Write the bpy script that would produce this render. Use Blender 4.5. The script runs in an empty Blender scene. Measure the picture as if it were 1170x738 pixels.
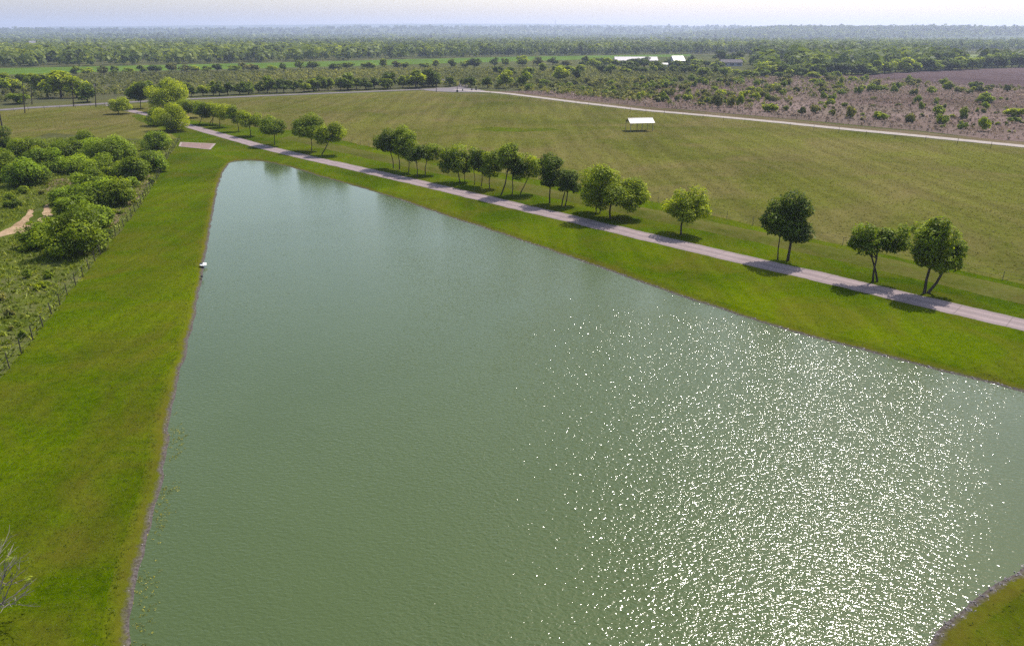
import bpy, bmesh, math, random
import numpy as np
from mathutils import Vector, geometry, noise as mnoise

rad = math.radians
SC = bpy.context.scene
COL = SC.collection

# ------------------------------------------------------------------ camera, sky, sun, exposure
CAM_H = 26.0
PITCH = math.atan((369 - 39) / 780.0)
SUN_EL, SUN_AZ = 56.0, 41.0            # azimuth: degrees right of the viewing direction

cam_d = bpy.data.cameras.new('camera')
cam = bpy.data.objects.new('camera', cam_d)
COL.objects.link(cam)
cam.location = (0, 0, CAM_H)
cam.rotation_euler = (math.pi / 2 - PITCH, 0, 0)
cam_d.sensor_width = 36
cam_d.lens = 24
cam_d.clip_start = 0.5
cam_d.clip_end = 40000
SC.camera = cam

world = bpy.data.worlds.new('World')
SC.world = world
world.use_nodes = True
wn = world.node_tree
wn.nodes.clear()
w_out = wn.nodes.new('ShaderNodeOutputWorld')
w_bg = wn.nodes.new('ShaderNodeBackground')
w_sky = wn.nodes.new('ShaderNodeTexSky')
w_sky.sky_type = 'NISHITA'
w_sky.sun_disc = False
w_sky.sun_elevation = rad(SUN_EL)
w_sky.sun_rotation = rad(SUN_AZ)
w_sky.altitude = 150
w_sky.air_density = 1.3
w_sky.dust_density = 2.5
w_sky.ozone_density = 1.6
w_bg.inputs['Strength'].default_value = 0.128
w_tint = wn.nodes.new('ShaderNodeMixRGB'); w_tint.blend_type = 'MULTIPLY'
w_tint.inputs[0].default_value = 1.0
w_tint.inputs[2].default_value = (1.03, .99, .98, 1)      # the milky lavender of a dusty sky
wn.links.new(w_sky.outputs[0], w_tint.inputs[1])
wn.links.new(w_tint.outputs[0], w_bg.inputs[0])
wn.links.new(w_bg.outputs[0], w_out.inputs[0])

sun_d = bpy.data.lights.new('sun', 'SUN')
sun_d.energy = 3.8
sun_d.angle = rad(0.5)
sun_d.color = (1.0, 0.94, 0.85)
sun = bpy.data.objects.new('sun', sun_d)
COL.objects.link(sun)
sdir = Vector((math.sin(rad(SUN_AZ)) * math.cos(rad(SUN_EL)), math.cos(rad(SUN_AZ)) * math.cos(rad(SUN_EL)), math.sin(rad(SUN_EL))))
sun.rotation_euler = (-sdir).to_track_quat('-Z', 'Y').to_euler()
sun.location = (0, 0, 120)

SC.view_settings.view_transform = 'Standard'
SC.view_settings.look = 'None'
SC.view_settings.exposure = 0.86
SC.view_settings.gamma = 1.0
SC.render.engine = 'CYCLES'
SC.cycles.use_denoising = False
SC.cycles.max_bounces = 6
SC.cycles.diffuse_bounces = 3
SC.cycles.glossy_bounces = 2
SC.cycles.transmission_bounces = 3
SC.cycles.transparent_max_bounces = 6
SC.cycles.volume_bounces = 0
SC.cycles.sample_clamp_direct = 0
SC.cycles.sample_clamp_indirect = 4

rng = np.random.default_rng(7)
random.seed(7)
SP, CP = math.sin(PITCH), math.cos(PITCH)

# ------------------------------------------------------------------ helpers: measuring the ground
def G(px, py, z=0.0):
    """ground position of a point measured in the survey photograph (1170 x 738)"""
    x = (px - 585) / 780.0
    yv = (369 - py) / 780.0
    fw = CP + yv * SP
    dn = SP - yv * CP
    s = (CAM_H - z) / dn
    return Vector((x * s, fw * s, z))

def P(px, py, fwd):
    """x and height of a measured point standing at the forward distance fwd"""
    x = (px - 585) / 780.0
    yv = (369 - py) / 780.0
    fw = CP + yv * SP
    dn = SP - yv * CP
    s = fwd / fw
    return x * s, CAM_H - dn * s

def resample(pts, step, closed=False):
    pts = [Vector(p).to_2d() for p in pts]
    if closed:
        pts = pts + [pts[0]]
    out = []
    for a, b in zip(pts[:-1], pts[1:]):
        n = max(1, int((b - a).length / step))
        for i in range(n):
            out.append(a.lerp(b, i / n))
    if not closed:
        out.append(pts[-1])
    return out

def smooth(pts, it=2, closed=False):
    for _ in range(it):
        n = len(pts)
        q = []
        for i in range(n):
            if not closed and i in (0, n - 1):
                q.append(pts[i])
            else:
                q.append((pts[i - 1] + pts[i] * 2 + pts[(i + 1) % n]) / 4)
        pts = q
    return pts

def jitter(pts, amp, freq=0.4, seed=0.0):
    return [p + Vector((mnoise.noise((p.x * freq, p.y * freq, seed)), mnoise.noise((p.x * freq, p.y * freq, seed + 31)))) * amp for p in pts]

def offset_closed(pts, d):
    n = len(pts)
    area = sum(pts[i].x * pts[(i + 1) % n].y - pts[(i + 1) % n].x * pts[i].y for i in range(n))
    sg = 1 if area > 0 else -1
    out = []
    for i in range(n):
        t = (pts[(i + 1) % n] - pts[i - 1])
        t.normalize()
        out.append(pts[i] + Vector((t.y, -t.x)) * d * sg)
    return out

def in_poly(px, py, poly):
    """vectorised point-in-polygon test"""
    px = np.asarray(px, float); py = np.asarray(py, float)
    x = np.array([p[0] for p in poly]); y = np.array([p[1] for p in poly])
    res = np.zeros(px.shape, bool)
    j = len(x) - 1
    for i in range(len(x)):
        if y[i] != y[j]:
            c = ((y[i] > py) != (y[j] > py)) & (px < (x[j] - x[i]) * (py - y[i]) / (y[j] - y[i]) + x[i])
            res ^= c
        j = i
    return res

# ------------------------------------------------------------------ helpers: objects
def tag(o, label=None, cat=None, group=None, kind=None):
    if label: o['label'] = label
    if cat: o['category'] = cat
    if group: o['group'] = group
    if kind: o['kind'] = kind
    return o

def empty(name, loc, label, cat, group=None):
    o = bpy.data.objects.new(name, None)
    o.empty_display_size = 0.5
    COL.objects.link(o)
    o.location = loc
    return tag(o, label, cat, group)

def link(name, me, mats=(), parent=None, loc=None):
    if not isinstance(mats, (list, tuple)):
        mats = [mats]
    for m in mats:
        if m.name not in [x.name for x in me.materials if x]:
            me.materials.append(m)
    o = bpy.data.objects.new(name, me)
    COL.objects.link(o)
    if parent: o.parent = parent
    if loc is not None: o.location = loc
    return o

def mesh_np(name, V, F, tint=None, mat_idx=None, smooth_shade=False):
    """V (n,3); F (m,k) equal-sized faces; tint (m,) or (m,3) per face"""
    V = np.asarray(V, np.float32); F = np.asarray(F, np.int32)
    me = bpy.data.meshes.new(name)
    m, k = F.shape
    me.vertices.add(len(V)); me.vertices.foreach_set('co', V.ravel())
    me.loops.add(m * k); me.loops.foreach_set('vertex_index', F.ravel())
    me.polygons.add(m)
    me.polygons.foreach_set('loop_start', np.arange(0, m * k, k, dtype=np.int32))
    if mat_idx is not None:
        me.polygons.foreach_set('material_index', np.asarray(mat_idx, np.int32))
    if smooth_shade:
        me.polygons.foreach_set('use_smooth', np.ones(m, bool))
    if tint is not None:
        a = me.attributes.new('tint', 'FLOAT', 'FACE')
        a.data.foreach_set('value', np.asarray(tint, np.float32))
    me.update(calc_edges=True)
    me.validate()
    return me

class MB:
    """collects boxes, tubes and faces into one mesh"""
    def __init__(s): s.v = []; s.f = []
    def add(s, vs, fs):
        b = len(s.v)
        s.v += [tuple(v) for v in vs]
        s.f += [tuple(i + b for i in f) for f in fs]
    def box(s, x0, x1, y0, y1, z0, z1):
        s.add([(x0, y0, z0), (x1, y0, z0), (x1, y1, z0), (x0, y1, z0), (x0, y0, z1), (x1, y0, z1), (x1, y1, z1), (x0, y1, z1)],
              [(0, 3, 2, 1), (4, 5, 6, 7), (0, 1, 5, 4), (1, 2, 6, 5), (2, 3, 7, 6), (3, 0, 4, 7)])
    def tube(s, pts, rs, n=6, cap=True):
        pts = [Vector(p) for p in pts]
        vs = []
        for i, p in enumerate(pts):
            t = (pts[min(i + 1, len(pts) - 1)] - pts[max(i - 1, 0)])
            if t.length < 1e-6: t = Vector((0, 0, 1))
            t.normalize()
            u = t.cross(Vector((0.31, 0.95, 0.05))); u.normalize()
            w = t.cross(u)
            for k in range(n):
                a = 2 * math.pi * k / n
                vs.append(p + (u * math.cos(a) + w * math.sin(a)) * rs[i])
        fs = []
        for i in range(len(pts) - 1):
            for k in range(n):
                fs.append((i * n + k, i * n + (k + 1) % n, (i + 1) * n + (k + 1) % n, (i + 1) * n + k))
        if cap:
            fs.append(tuple(range(n))[::-1]); fs.append(tuple((len(pts) - 1) * n + k for k in range(n)))
        s.add(vs, fs)
    def mesh(s, name):
        me = bpy.data.meshes.new(name); me.from_pydata(s.v, [], s.f); me.update(); return me
    def build(s, name, mats, parent=None, loc=None):
        return link(name, s.mesh(name), mats, parent, loc)

def copy_tree(o, parent=None):
    c = o.copy(); COL.objects.link(c)
    if parent: c.parent = parent
    for ch in o.children: copy_tree(ch, c)
    return c

def sheet(name, outer, z, mat, holes=(), grid=None):
    """flat piece of ground: polygon with holes, triangulated"""
    verts = [Vector((p[0], p[1])) for p in outer]
    edges = [(i, (i + 1) % len(outer)) for i in range(len(outer))]
    for h in holes:
        b = len(verts)
        verts += [Vector((p[0], p[1])) for p in h]
        edges += [(b + i, b + (i + 1) % len(h)) for i in range(len(h))]
    vo, eo, fo, *_ = geometry.delaunay_2d_cdt(verts, edges, [], 0, 1e-4)
    F = np.array([f for f in fo if len(f) == 3], np.int32)
    V = np.array([(v.x, v.y) for v in vo])
    c = V[F].mean(axis=1)
    keep = in_poly(c[:, 0], c[:, 1], outer)
    for h in holes:
        keep &= ~in_poly(c[:, 0], c[:, 1], h)
    F = F[keep]
    a = V[F]
    ar = (a[:, 1, 0] - a[:, 0, 0]) * (a[:, 2, 1] - a[:, 0, 1]) - (a[:, 1, 1] - a[:, 0, 1]) * (a[:, 2, 0] - a[:, 0, 0])
    F[ar < 0] = F[ar < 0][:, ::-1]
    me = mesh_np(name, np.c_[V, np.full(len(V), z)], F)
    o = link(name, me, mat)
    return tag(o, kind='structure')

def ribbon(name, center, width, z, mat, amp=0.0):
    """road: smooth strip of the given width along a centre line"""
    c = smooth(resample(center, 1.0 if amp > .15 else 3.0), 14)
    V, F = [], []
    for i, p in enumerate(c):
        t = c[min(i + 1, len(c) - 1)] - c[max(i - 1, 0)]
        t.normalize()
        n = Vector((-t.y, t.x))
        w = width / 2
        j1 = (mnoise.noise((p.x * .35, p.y * .35, 5)) + .6 * mnoise.noise((p.x * 1.3, p.y * 1.3, 5))) * amp
        j2 = (mnoise.noise((p.x * .35, p.y * .35, 9)) + .6 * mnoise.noise((p.x * 1.3, p.y * 1.3, 9))) * amp
        V += [(*(p + n * (w + j1)), z), (*(p - n * (w + j2)), z)]
        if i: F.append((2 * i - 2, 2 * i - 1, 2 * i + 1, 2 * i))
    me = mesh_np(name, V, F)
    uv = me.uv_layers.new(name='road')
    run = [0.0]
    for a_, b_ in zip(c[:-1], c[1:]): run.append(run[-1] + (b_ - a_).length)
    vi = np.zeros(len(me.loops), np.int32); me.loops.foreach_get('vertex_index', vi)
    uv.data.foreach_set('uv', np.stack([(vi % 2) * width, np.array(run)[vi // 2]], 1).astype(np.float32).ravel())
    o = link(name, me, mat)
    return tag(o, kind='structure'), c

# ------------------------------------------------------------------ materials
class Nodes:
    def __init__(s, name):
        s.m = bpy.data.materials.new(name); s.m.use_nodes = True
        s.t = s.m.node_tree; s.t.nodes.clear()
        s.out = s.t.nodes.new('ShaderNodeOutputMaterial')
    def n(s, kind, **kw):
        nd = s.t.nodes.new('ShaderNode' + kind)
        for k, v in kw.items():
            if k in nd.inputs: nd.inputs[k].default_value = v
            else: setattr(nd, k, v)
        return nd
    def l(s, a, b): s.t.links.new(a, b)
    def pos(s, scale=(1, 1, 1), rot=0.0):
        g = s.n('NewGeometry')
        mp = s.n('Mapping'); mp.inputs['Scale'].default_value = scale; mp.inputs['Rotation'].default_value = (0, 0, rot)
        s.l(g.outputs['Position'], mp.inputs['Vector'])
        return mp.outputs[0]
    def noise(s, scale, detail=4, rough=.55, vec=None, dist=0.0):
        nd = s.n('TexNoise'); nd.inputs['Scale'].default_value = scale; nd.inputs['Detail'].default_value = detail
        nd.inputs['Roughness'].default_value = rough; nd.inputs['Distortion'].default_value = dist
        if vec is not None: s.l(vec, nd.inputs['Vector'])
        return nd.outputs['Fac']
    def ramp(s, fac, stops):
        r = s.n('ValToRGB'); e = r.color_ramp.elements
        e[0].position, e[0].color = stops[0][0], (*stops[0][1], 1)
        e[1].position, e[1].color = stops[-1][0], (*stops[-1][1], 1)
        for p, c in stops[1:-1]:
            q = e.new(p); q.color = (*c, 1)
        s.l(fac, r.inputs['Fac'])
        return r.outputs['Color']
    def mixc(s, fac, a, b, mode='MIX'):
        m = s.n('MixRGB', blend_type=mode)
        for k, v in (('Fac', fac), ('Color1', a), ('Color2', b)):
            if hasattr(v, 'is_linked'): s.l(v, m.inputs[k])
            elif isinstance(v, tuple): m.inputs[k].default_value = (*v, 1)
            else: m.inputs[k].default_value = v
        return m.outputs[0]
    def math(s, op, a, b=0.0):
        m = s.n('Math', operation=op)
        for i, v in enumerate((a, b)):
            if hasattr(v, 'is_linked'): s.l(v, m.inputs[i])
            else: m.inputs[i].default_value = v
        return m.outputs[0]
    def bump(s, h, strength, dist):
        b = s.n('Bump'); b.inputs['Strength'].default_value = strength; b.inputs['Distance'].default_value = dist
        s.l(h, b.inputs['Height'])
        return b.outputs[0]
    def bsdf(s, color, rough=.9, normal=None, spec=.2, **kw):
        b = s.n('BsdfPrincipled')
        if hasattr(color, 'is_linked'): s.l(color, b.inputs['Base Color'])
        else: b.inputs['Base Color'].default_value = (*color, 1)
        b.inputs['Roughness'].default_value = rough
        b.inputs['Specular IOR Level'].default_value = spec
        for k, v in kw.items(): b.inputs[k].default_value = v
        if normal is not None: s.l(normal, b.inputs['Normal'])
        s.l(b.outputs[0], s.out.inputs['Surface'])
        return s.m

def ground_mat(name, dark, mid, light, worn, big=.03, fine=1.3, worn_amt=.5, streak=None, bump=.12, fine2=6.0, mud=False):
    """grass or soil: three tones, worn patches of their own, fine blade-scale mottling"""
    s = Nodes(name)
    dark, mid, light, worn = (tuple(v * .74 for v in c_) for c_ in (dark, mid, light, worn))
    p = s.pos()
    a = s.noise(big, 5, .6, p, .6)
    b = s.noise(fine, 6, .7, p)
    c = s.noise(fine2, 3, .6, p)
    mixv = s.math('ADD', s.math('MULTIPLY', a, .45), s.math('ADD', s.math('MULTIPLY', b, .33), s.math('MULTIPLY', c, .22)))
    col = s.ramp(mixv, [(.39, dark), (.5, mid), (.61, light)])
    wn_ = s.noise(big * 2.3, 6, .65, s.pos((1, 1, 1), .4), 1.0)
    wf = s.ramp(wn_, [(.5 - .12 * worn_amt, (0, 0, 0)), (.5 + .25, (1, 1, 1))])
    wfac = s.math('MULTIPLY', wf, worn_amt)
    col = s.mixc(wfac, col, worn)
    if streak:
        ang, sc, amt = streak
        st = s.noise(sc, 2, .5, s.pos((1, .06, 1), ang))
        stc = s.ramp(st, [(.35, (1 - amt,) * 3), (.65, (1 + amt,) * 3)])
        col = s.mixc(1.0, col, stc, 'MULTIPLY')
    if mud:
        mudc = s.ramp(c, [(.3, (.036, .030, .026)), (.5, (.068, .058, .053)), (.7, (.105, .092, .086))])
        sx = s.n('SeparateXYZ'); g = s.n('NewGeometry'); s.l(g.outputs['Position'], sx.inputs[0])
        z = s.math('ADD', sx.outputs['Z'], s.math('MULTIPLY', s.math('SUBTRACT', b, .5), .22))
        f = s.ramp(s.math('ADD', z, 1.0), [(.75, (0, 0, 0)), (.84, (1, 1, 1))])
        dry = s.ramp(s.math('ADD', s.math('ADD', sx.outputs['Z'], s.math('MULTIPLY', s.math('SUBTRACT', a, .5), .5)), 1.0), [(.86, (.4, .4, .4)), (1.0, (0, 0, 0))])
        col = s.mixc(dry, col, worn)
        col = s.mixc(f, mudc, col)
    h = s.math('ADD', b, s.math('MULTIPLY', c, .7))
    return s.bsdf(col, 1.0, s.bump(h, .8, bump), 0.0)

def plain_mat(name, c, var=.15, scale=2.0, rough=.8, spec=.3, bump=0.01, metallic=0.0):
    s = Nodes(name)
    g = s.n('TexCoord')
    f = s.noise(scale, 5, .6, g.outputs['Object'])
    lo = tuple(max(0, x * (1 - var)) for x in c); hi = tuple(min(1, x * (1 + var)) for x in c)
    col = s.ramp(f, [(.3, lo), (.7, hi)])
    return s.bsdf(col, rough, s.bump(f, .5, bump), spec, Metallic=metallic)

def leaf_mat(name, c, hue=(1.25, 1.08, .8), trans=.4):
    """foliage: each leaf spray carries its own tint"""
    s = Nodes(name)
    at = s.n('Attribute'); at.attribute_name = 'tint'
    oi = s.n('ObjectInfo')
    lo = tuple(x * .55 for x in c); hi = tuple(min(1, x * 1.75 * h) for x, h in zip(c, hue))
    col = s.ramp(at.outputs['Fac'], [(.1, lo), (.5, c), (.95, hi)])
    ob = s.ramp(oi.outputs['Random'], [(0, (.82, .86, .85)), (1, (1.15, 1.1, 1.0))])
    col = s.mixc(1.0, col, ob, 'MULTIPLY')
    d = s.n('BsdfDiffuse'); s.l(col, d.inputs['Color'])
    t = s.n('BsdfTranslucent')
    s.l(s.mixc(1.0, col, (1.25, 1.2, .5), 'MULTIPLY'), t.inputs['Color'])
    g = s.n('BsdfGlossy'); g.inputs['Roughness'].default_value = .5; g.inputs['Color'].default_value = (.6, .6, .6, 1)
    m1 = s.n('MixShader'); m1.inputs[0].default_value = trans
    s.l(d.outputs[0], m1.inputs[1]); s.l(t.outputs[0], m1.inputs[2])
    m2 = s.n('MixShader'); m2.inputs[0].default_value = .015
    s.l(m1.outputs[0], m2.inputs[1]); s.l(g.outputs[0], m2.inputs[2])
    s.l(m2.outputs[0], s.out.inputs['Surface'])
    return s.m

M = {}
LAWN = ((.028, .052, .001), (.060, .095, .001), (.100, .135, .002), (.115, .088, .016), .05, 1.6, .6, (.8, .55, .09), .10, 7.0)
M['lawn'] = ground_mat('lawn_grass', *LAWN)
M['meadow'] = ground_mat('meadow_grass', (.058, .072, .008), (.100, .106, .018), (.134, .136, .027), (.165, .122, .060), .018, .5, .7, (.15, .35, .13), .25, 2.2)
M['rough'] = ground_mat('rough_grass', (.045, .068, .008), (.085, .110, .014), (.13, .15, .03), (.17, .145, .09), .05, 1.2, .6, None, .3, 4.0)
M['base'] = ground_mat('far_grass', (.045, .060, .018), (.075, .085, .026), (.11, .11, .04), (.11, .095, .05), .004, .12, .5, None, .4, .6)
M['scrub'] = ground_mat('dry_scrub_soil', (.09, .060, .048), (.145, .104, .090), (.225, .17, .15), (.08, .085, .03), .012, .35, .45, None, .35, 1.4)
M['olive'] = ground_mat('olive_scrub', (.05, .058, .024), (.08, .085, .038), (.10, .105, .05), (.12, .09, .06), .012, .2, .4, None, .4, .9)
M['verge'] = ground_mat('roadside_verge', (.085, .065, .035), (.13, .10, .06), (.17, .14, .085), (.10, .10, .035), .03, .6, .5, None, .2, 2.5)
M['crop'] = ground_mat('crop_field', (.06, .115, .012), (.085, .145, .018), (.10, .16, .022), (.10, .13, .02), .006, .08, .3, (1.35, .12, .10), .2, .4)
M['plow'] = ground_mat('plowed_soil', (.075, .052, .052), (.105, .074, .074), (.135, .096, .094), (.10, .07, .065), .008, .12, .3, (1.3, .15, .12), .2, .5)
M['palefield'] = ground_mat('pale_pasture', (.14, .19, .07), (.19, .23, .09), (.24, .26, .12), (.17, .16, .09), .006, .08, .3, None, .2, .4)
M['track'] = ground_mat('bare_dirt', (.22, .14, .08), (.36, .25, .155), (.46, .34, .22), (.10, .11, .04), .25, 1.4, .45, None, .15, 5.0)

def concrete():
    s = Nodes('pinkish_concrete')
    p = s.pos()
    a = s.noise(.35, 6, .65, p); b = s.noise(9, 4, .6, p)
    col = s.ramp(a, [(.3, (.15, .115, .115)), (.7, (.21, .165, .165))])
    col = s.mixc(.35, col, s.ramp(b, [(.35, (.12, .092, .09)), (.65, (.24, .195, .195))]))
    st = s.noise(.8, 4, .6, s.pos((.15, 1, 1), -.76))
    col = s.mixc(s.math('MULTIPLY', s.ramp(st, [(.55, (0, 0, 0)), (.75, (1, 1, 1))]), .35), col, (.20, .165, .155))
    uv = s.n('UVMap'); uv.uv_map = 'road'
    sx = s.n('SeparateXYZ'); s.l(uv.outputs[0], sx.inputs[0])
    # paler wheel tracks either side of the middle, joints every 4.5 m, weedy edge
    tr_ = s.math('ABSOLUTE', s.math('SUBTRACT', s.math('ABSOLUTE', s.math('SUBTRACT', sx.outputs['X'], 1.85)), .78))
    tf = s.ramp(tr_, [(.18, (1.12, 1.11, 1.10)), (.5, (.90, .90, .90))])
    col = s.mixc(1.0, col, tf, 'MULTIPLY')
    jt = s.math('ABSOLUTE', s.math('SUBTRACT', s.math('FRACT', s.math('DIVIDE', sx.outputs['Y'], 4.5)), .5))
    col = s.mixc(s.math('MULTIPLY', s.math('LESS_THAN', jt, .008), .55), col, (.06, .05, .045))
    ed = s.math('ADD', s.math('ABSOLUTE', s.math('SUBTRACT', sx.outputs['X'], 1.85)), s.math('MULTIPLY', s.math('SUBTRACT', s.noise(1.1, 5, .7, p), .5), 1.1))
    col = s.mixc(s.math('MULTIPLY', s.math('GREATER_THAN', ed, 1.78), .7), col, (.07, .075, .03))
    return s.bsdf(col, .9, s.bump(b, .4, .01), .15)
M['concrete'] = concrete()
M['asphalt'] = plain_mat('worn_asphalt', (.11, .092, .097), .2, .4, .9, .3, .02)
M['gravel'] = plain_mat('pale_gravel', (.25, .215, .19), .15, .5, .95, .2, .03)
M['slab'] = plain_mat('stained_concrete_slab', (.15, .095, .08), .22, .7, .85, .3, .01)
M['slab_edge'] = plain_mat('pale_concrete_kerb', (.21, .165, .145), .12, 1.0, .85, .3, .01)
M['bark'] = plain_mat('rough_bark', (.055, .043, .034), .4, 6, .95, .1, .04)
M['bark_grey'] = plain_mat('pale_grey_bark', (.19, .165, .15), .3, 6, .95, .1, .02)
M['post'] = plain_mat('weathered_post', (.055, .047, .04), .3, 5, .95, .1, .02)
M['steel_post'] = plain_mat('dull_steel_post', (.10, .085, .07), .2, 5, .7, .3, .005)
M['wire'] = plain_mat('dull_wire', (.13, .12, .11), .1, 5, .6, .4, .0, .5)
M['pole'] = plain_mat('creosote_pole', (.06, .048, .04), .3, 3, .9, .1, .02)
M['leaf_dark'] = leaf_mat('dark_foliage', (.066, .104, .006), trans=.42)
M['leaf_mid'] = leaf_mat('mid_foliage', (.125, .180, .006), trans=.5)
M['leaf_light'] = leaf_mat('light_foliage', (.205, .265, .006), trans=.55)
M['leaf_bush'] = leaf_mat('shrub_foliage', (.150, .215, .010), (1.15, 1.1, .9), trans=.5)
M['leaf_olive'] = leaf_mat('olive_foliage', (.125, .140, .034), trans=.4)
M['leaf_dead'] = leaf_mat('dead_brush_stems', (.185, .138, .118), (1.2, 1.2, 1.25), trans=.2)
M['leaf_far'] = leaf_mat('woodland_foliage', (.088, .125, .022), trans=.4)
M['blade'] = leaf_mat('grass_blades', (.056, .082, .002), (1.5, 1.1, 1.5), trans=.35)
M['blade_dry'] = leaf_mat('dry_grass_blades', (.092, .088, .013), (1.3, 1.1, 1.2), trans=.3)
M['weed'] = leaf_mat('weed_leaves', (.130, .170, .012), (1.35, 1.12, 1.6), trans=.35)
M['weed_yellow'] = leaf_mat('yellow_shore_weed', (.17, .18, .03), (1.3, 1.1, 1), trans=.3)
M['white_metal'] = plain_mat('white_roof_metal', (.31, .285, .285), .06, 1.5, .45, .5, .004)
M['white_paint'] = plain_mat('white_paint', (.36, .35, .355), .05, 1.0, .7, .4, .004)
M['frame'] = plain_mat('grey_steel_frame', (.20, .18, .16), .2, 3, .6, .4, .004)
M['tan_wall'] = plain_mat('tan_barn_wall', (.40, .27, .20), .12, .6, .8, .3, .01)
M['dark_roof'] = plain_mat('dark_shingle_roof', (.09, .08, .085), .2, .8, .9, .2, .02)
M['dark'] = plain_mat('dark_paint', (.03, .03, .032), .3, 4, .7, .3, .01)
M['glass'] = plain_mat('dark_window', (.05, .06, .07), .1, 2, .15, .6, .0)
M['plastic'] = plain_mat('white_plastic', (.65, .64, .62), .05, 5, .5, .4, .01)
M['stone'] = plain_mat('pale_shore_stone', (.24, .21, .205), .6, 3, .85, .3, .03)

M['bank'] = ground_mat('grassy_bank', *LAWN, mud=True)

def water_mat():
    s = Nodes('turbid_pond_water')
    # wind ripples: short crests across the wind, calmer under the near right bank where the wind has no fetch
    w1 = s.noise(3.0, .7, .45, s.pos((1.0, 1.9, 1), .55), .5)
    w2 = s.noise(6.2, .6, .4, s.pos((1.0, 1.6, 1), 1.0), .4)
    w3 = s.noise(.45, 1, .5, s.pos((1, 1.6, 1), .7))
    gust = s.ramp(s.noise(.035, 4, .6, s.pos((1, 1, 1), .3), .8), [(.35, (.6,) * 3), (.65, (1.15,) * 3)])
    sx = s.n('SeparateXYZ'); g = s.n('NewGeometry'); s.l(g.outputs['Position'], sx.inputs[0])
    fetch = s.math('ADD', s.math('MULTIPLY', sx.outputs['X'], -.77), s.math('MULTIPLY', sx.outputs['Y'], .64))
    fr = s.n('MapRange'); fr.inputs['From Min'].default_value = -3.2; fr.inputs['From Max'].default_value = 1.0
    fr.inputs['To Min'].default_value = .25; fr.inputs['To Max'].default_value = 1.0
    s.l(fetch, fr.inputs['Value'])
    h = s.math('ADD', s.math('MULTIPLY', w1, .75), s.math('MULTIPLY', w2, .36))
    h = s.math('ADD', h, s.math('MULTIPLY', w3, .3))
    lee = s.n('MapRange'); lee.inputs['From Min'].default_value = -18; lee.inputs['From Max'].default_value = 8
    lee.inputs['To Min'].default_value = .5; lee.inputs['To Max'].default_value = 1.0
    s.l(sx.outputs['X'], lee.inputs['Value'])
    far_calm = s.n('MapRange'); far_calm.inputs['From Min'].default_value = 55; far_calm.inputs['From Max'].default_value = 140
    far_calm.inputs['To Min'].default_value = 1.0; far_calm.inputs['To Max'].default_value = .08
    s.l(sx.outputs['Y'], far_calm.inputs['Value'])
    h = s.math('MULTIPLY', s.math('MULTIPLY', h, gust), s.math('MULTIPLY', lee.outputs[0], s.math('MULTIPLY', fr.outputs[0], far_calm.outputs[0])))
    silt = s.noise(.02, 4, .6, s.pos((1, 1, 1), 1.1), .7)
    col = s.ramp(silt, [(.35, (.040, .059, .016)), (.65, (.048, .069, .022))])
    return s.bsdf(col, .11, s.bump(h, 1.0, .095), .5, IOR=1.33)
M['water'] = water_mat()

# ------------------------------------------------------------------ the pond
WZ = -0.28
shore_px = [(262, 186.5), (267, 184.5), (274, 183.3), (286, 183.3), (300, 184.5), (330, 190.5), (360, 200), (390, 208.5), (420, 217), (450, 226), (480, 236.5), (510, 247),
            (560, 263), (620, 283), (660, 297), (700, 311), (750, 329), (800, 346), (850, 362), (900, 378), (950, 391), (1000, 404), (1050, 417), (1100, 430), (1140, 440), (1170, 447.5),
            (1230, 465), (1285, 488), (1310, 520), (1290, 560), (1240, 603), (1170, 648), (1140, 666), (1110, 686), (1080, 711), (1056, 736)]
shore_px2 = [(147, 738), (150, 705), (157, 660), (172, 600), (185, 560), (189, 520), (193, 485), (200, 450), (211, 410), (222, 362), (231, 318), (237, 280), (243, 246), (249, 215), (255, 197)]
shore = [G(x, y, WZ).to_2d() for x, y in shore_px]
shore += [Vector((15, 17.5)), Vector((8, 11)), Vector((-2, 7)), Vector((-11, 9)), Vector((-15.5, 14))]
shore += [G(x, y, WZ).to_2d() for x, y in shore_px2]
shore = resample(shore, .8, True)
shore = smooth(shore, 3, True)
shore = jitter(shore, .22, .45, 3)
shore = jitter(shore, .12, 1.6, 8)
rim = smooth(offset_closed(shore, 1.15), 4, True)
rim = jitter(rim, .15, .8, 2)
in1 = smooth(offset_closed(shore, -.9), 4, True)
in2 = smooth(offset_closed(shore, -4.0), 10, True)
n = len(shore)
mid1 = [(r * .55 + s_ * .45) for r, s_ in zip(rim, shore)]
V = [(p.x, p.y, .002) for p in rim] + [(p.x, p.y, -.10) for p in mid1] + [(p.x, p.y, WZ) for p in shore] + [(p.x, p.y, WZ - .22) for p in in1] + [(p.x, p.y, -1.3) for p in in2]
F = []
for r in range(4):
    for i in range(n):
        j = (i + 1) % n
        F.append((r * n + i, r * n + j, (r + 1) * n + j, (r + 1) * n + i))
bank_o = tag(link('pond_bank', mesh_np('pond_bank', V, F, smooth_shade=True), M['bank']), kind='structure')
sheet('pond_bottom', in2, -1.29, M['bank'])
wpoly = offset_closed(shore, .12)
sheet('pond_water', wpoly, WZ, M['water'])

# ------------------------------------------------------------------ ground, far ground and the fields laid on it
far = 13000
HOLE = rim
sheet('ground', [(-far, -600), (far, -600), (far, far), (-far, far)], -.012, M['base'], [HOLE])

def pxpoly(pts, step=4.0, amp=.5, freq=.15, seed=1.0, maxstep=None):
    q = [G(x, y).to_2d() if not isinstance(x, Vector) else x for x, y in pts]
    return q

def zone(name, pts, z, mat, step=3.0, amp=.5, freq=.2, holes=()):
    q = [p if isinstance(p, Vector) else G(*p).to_2d() for p in pts]
    q = jitter(resample(q, step, True), amp, freq, len(name))
    return sheet(name, q, z, mat, holes), q

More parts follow.
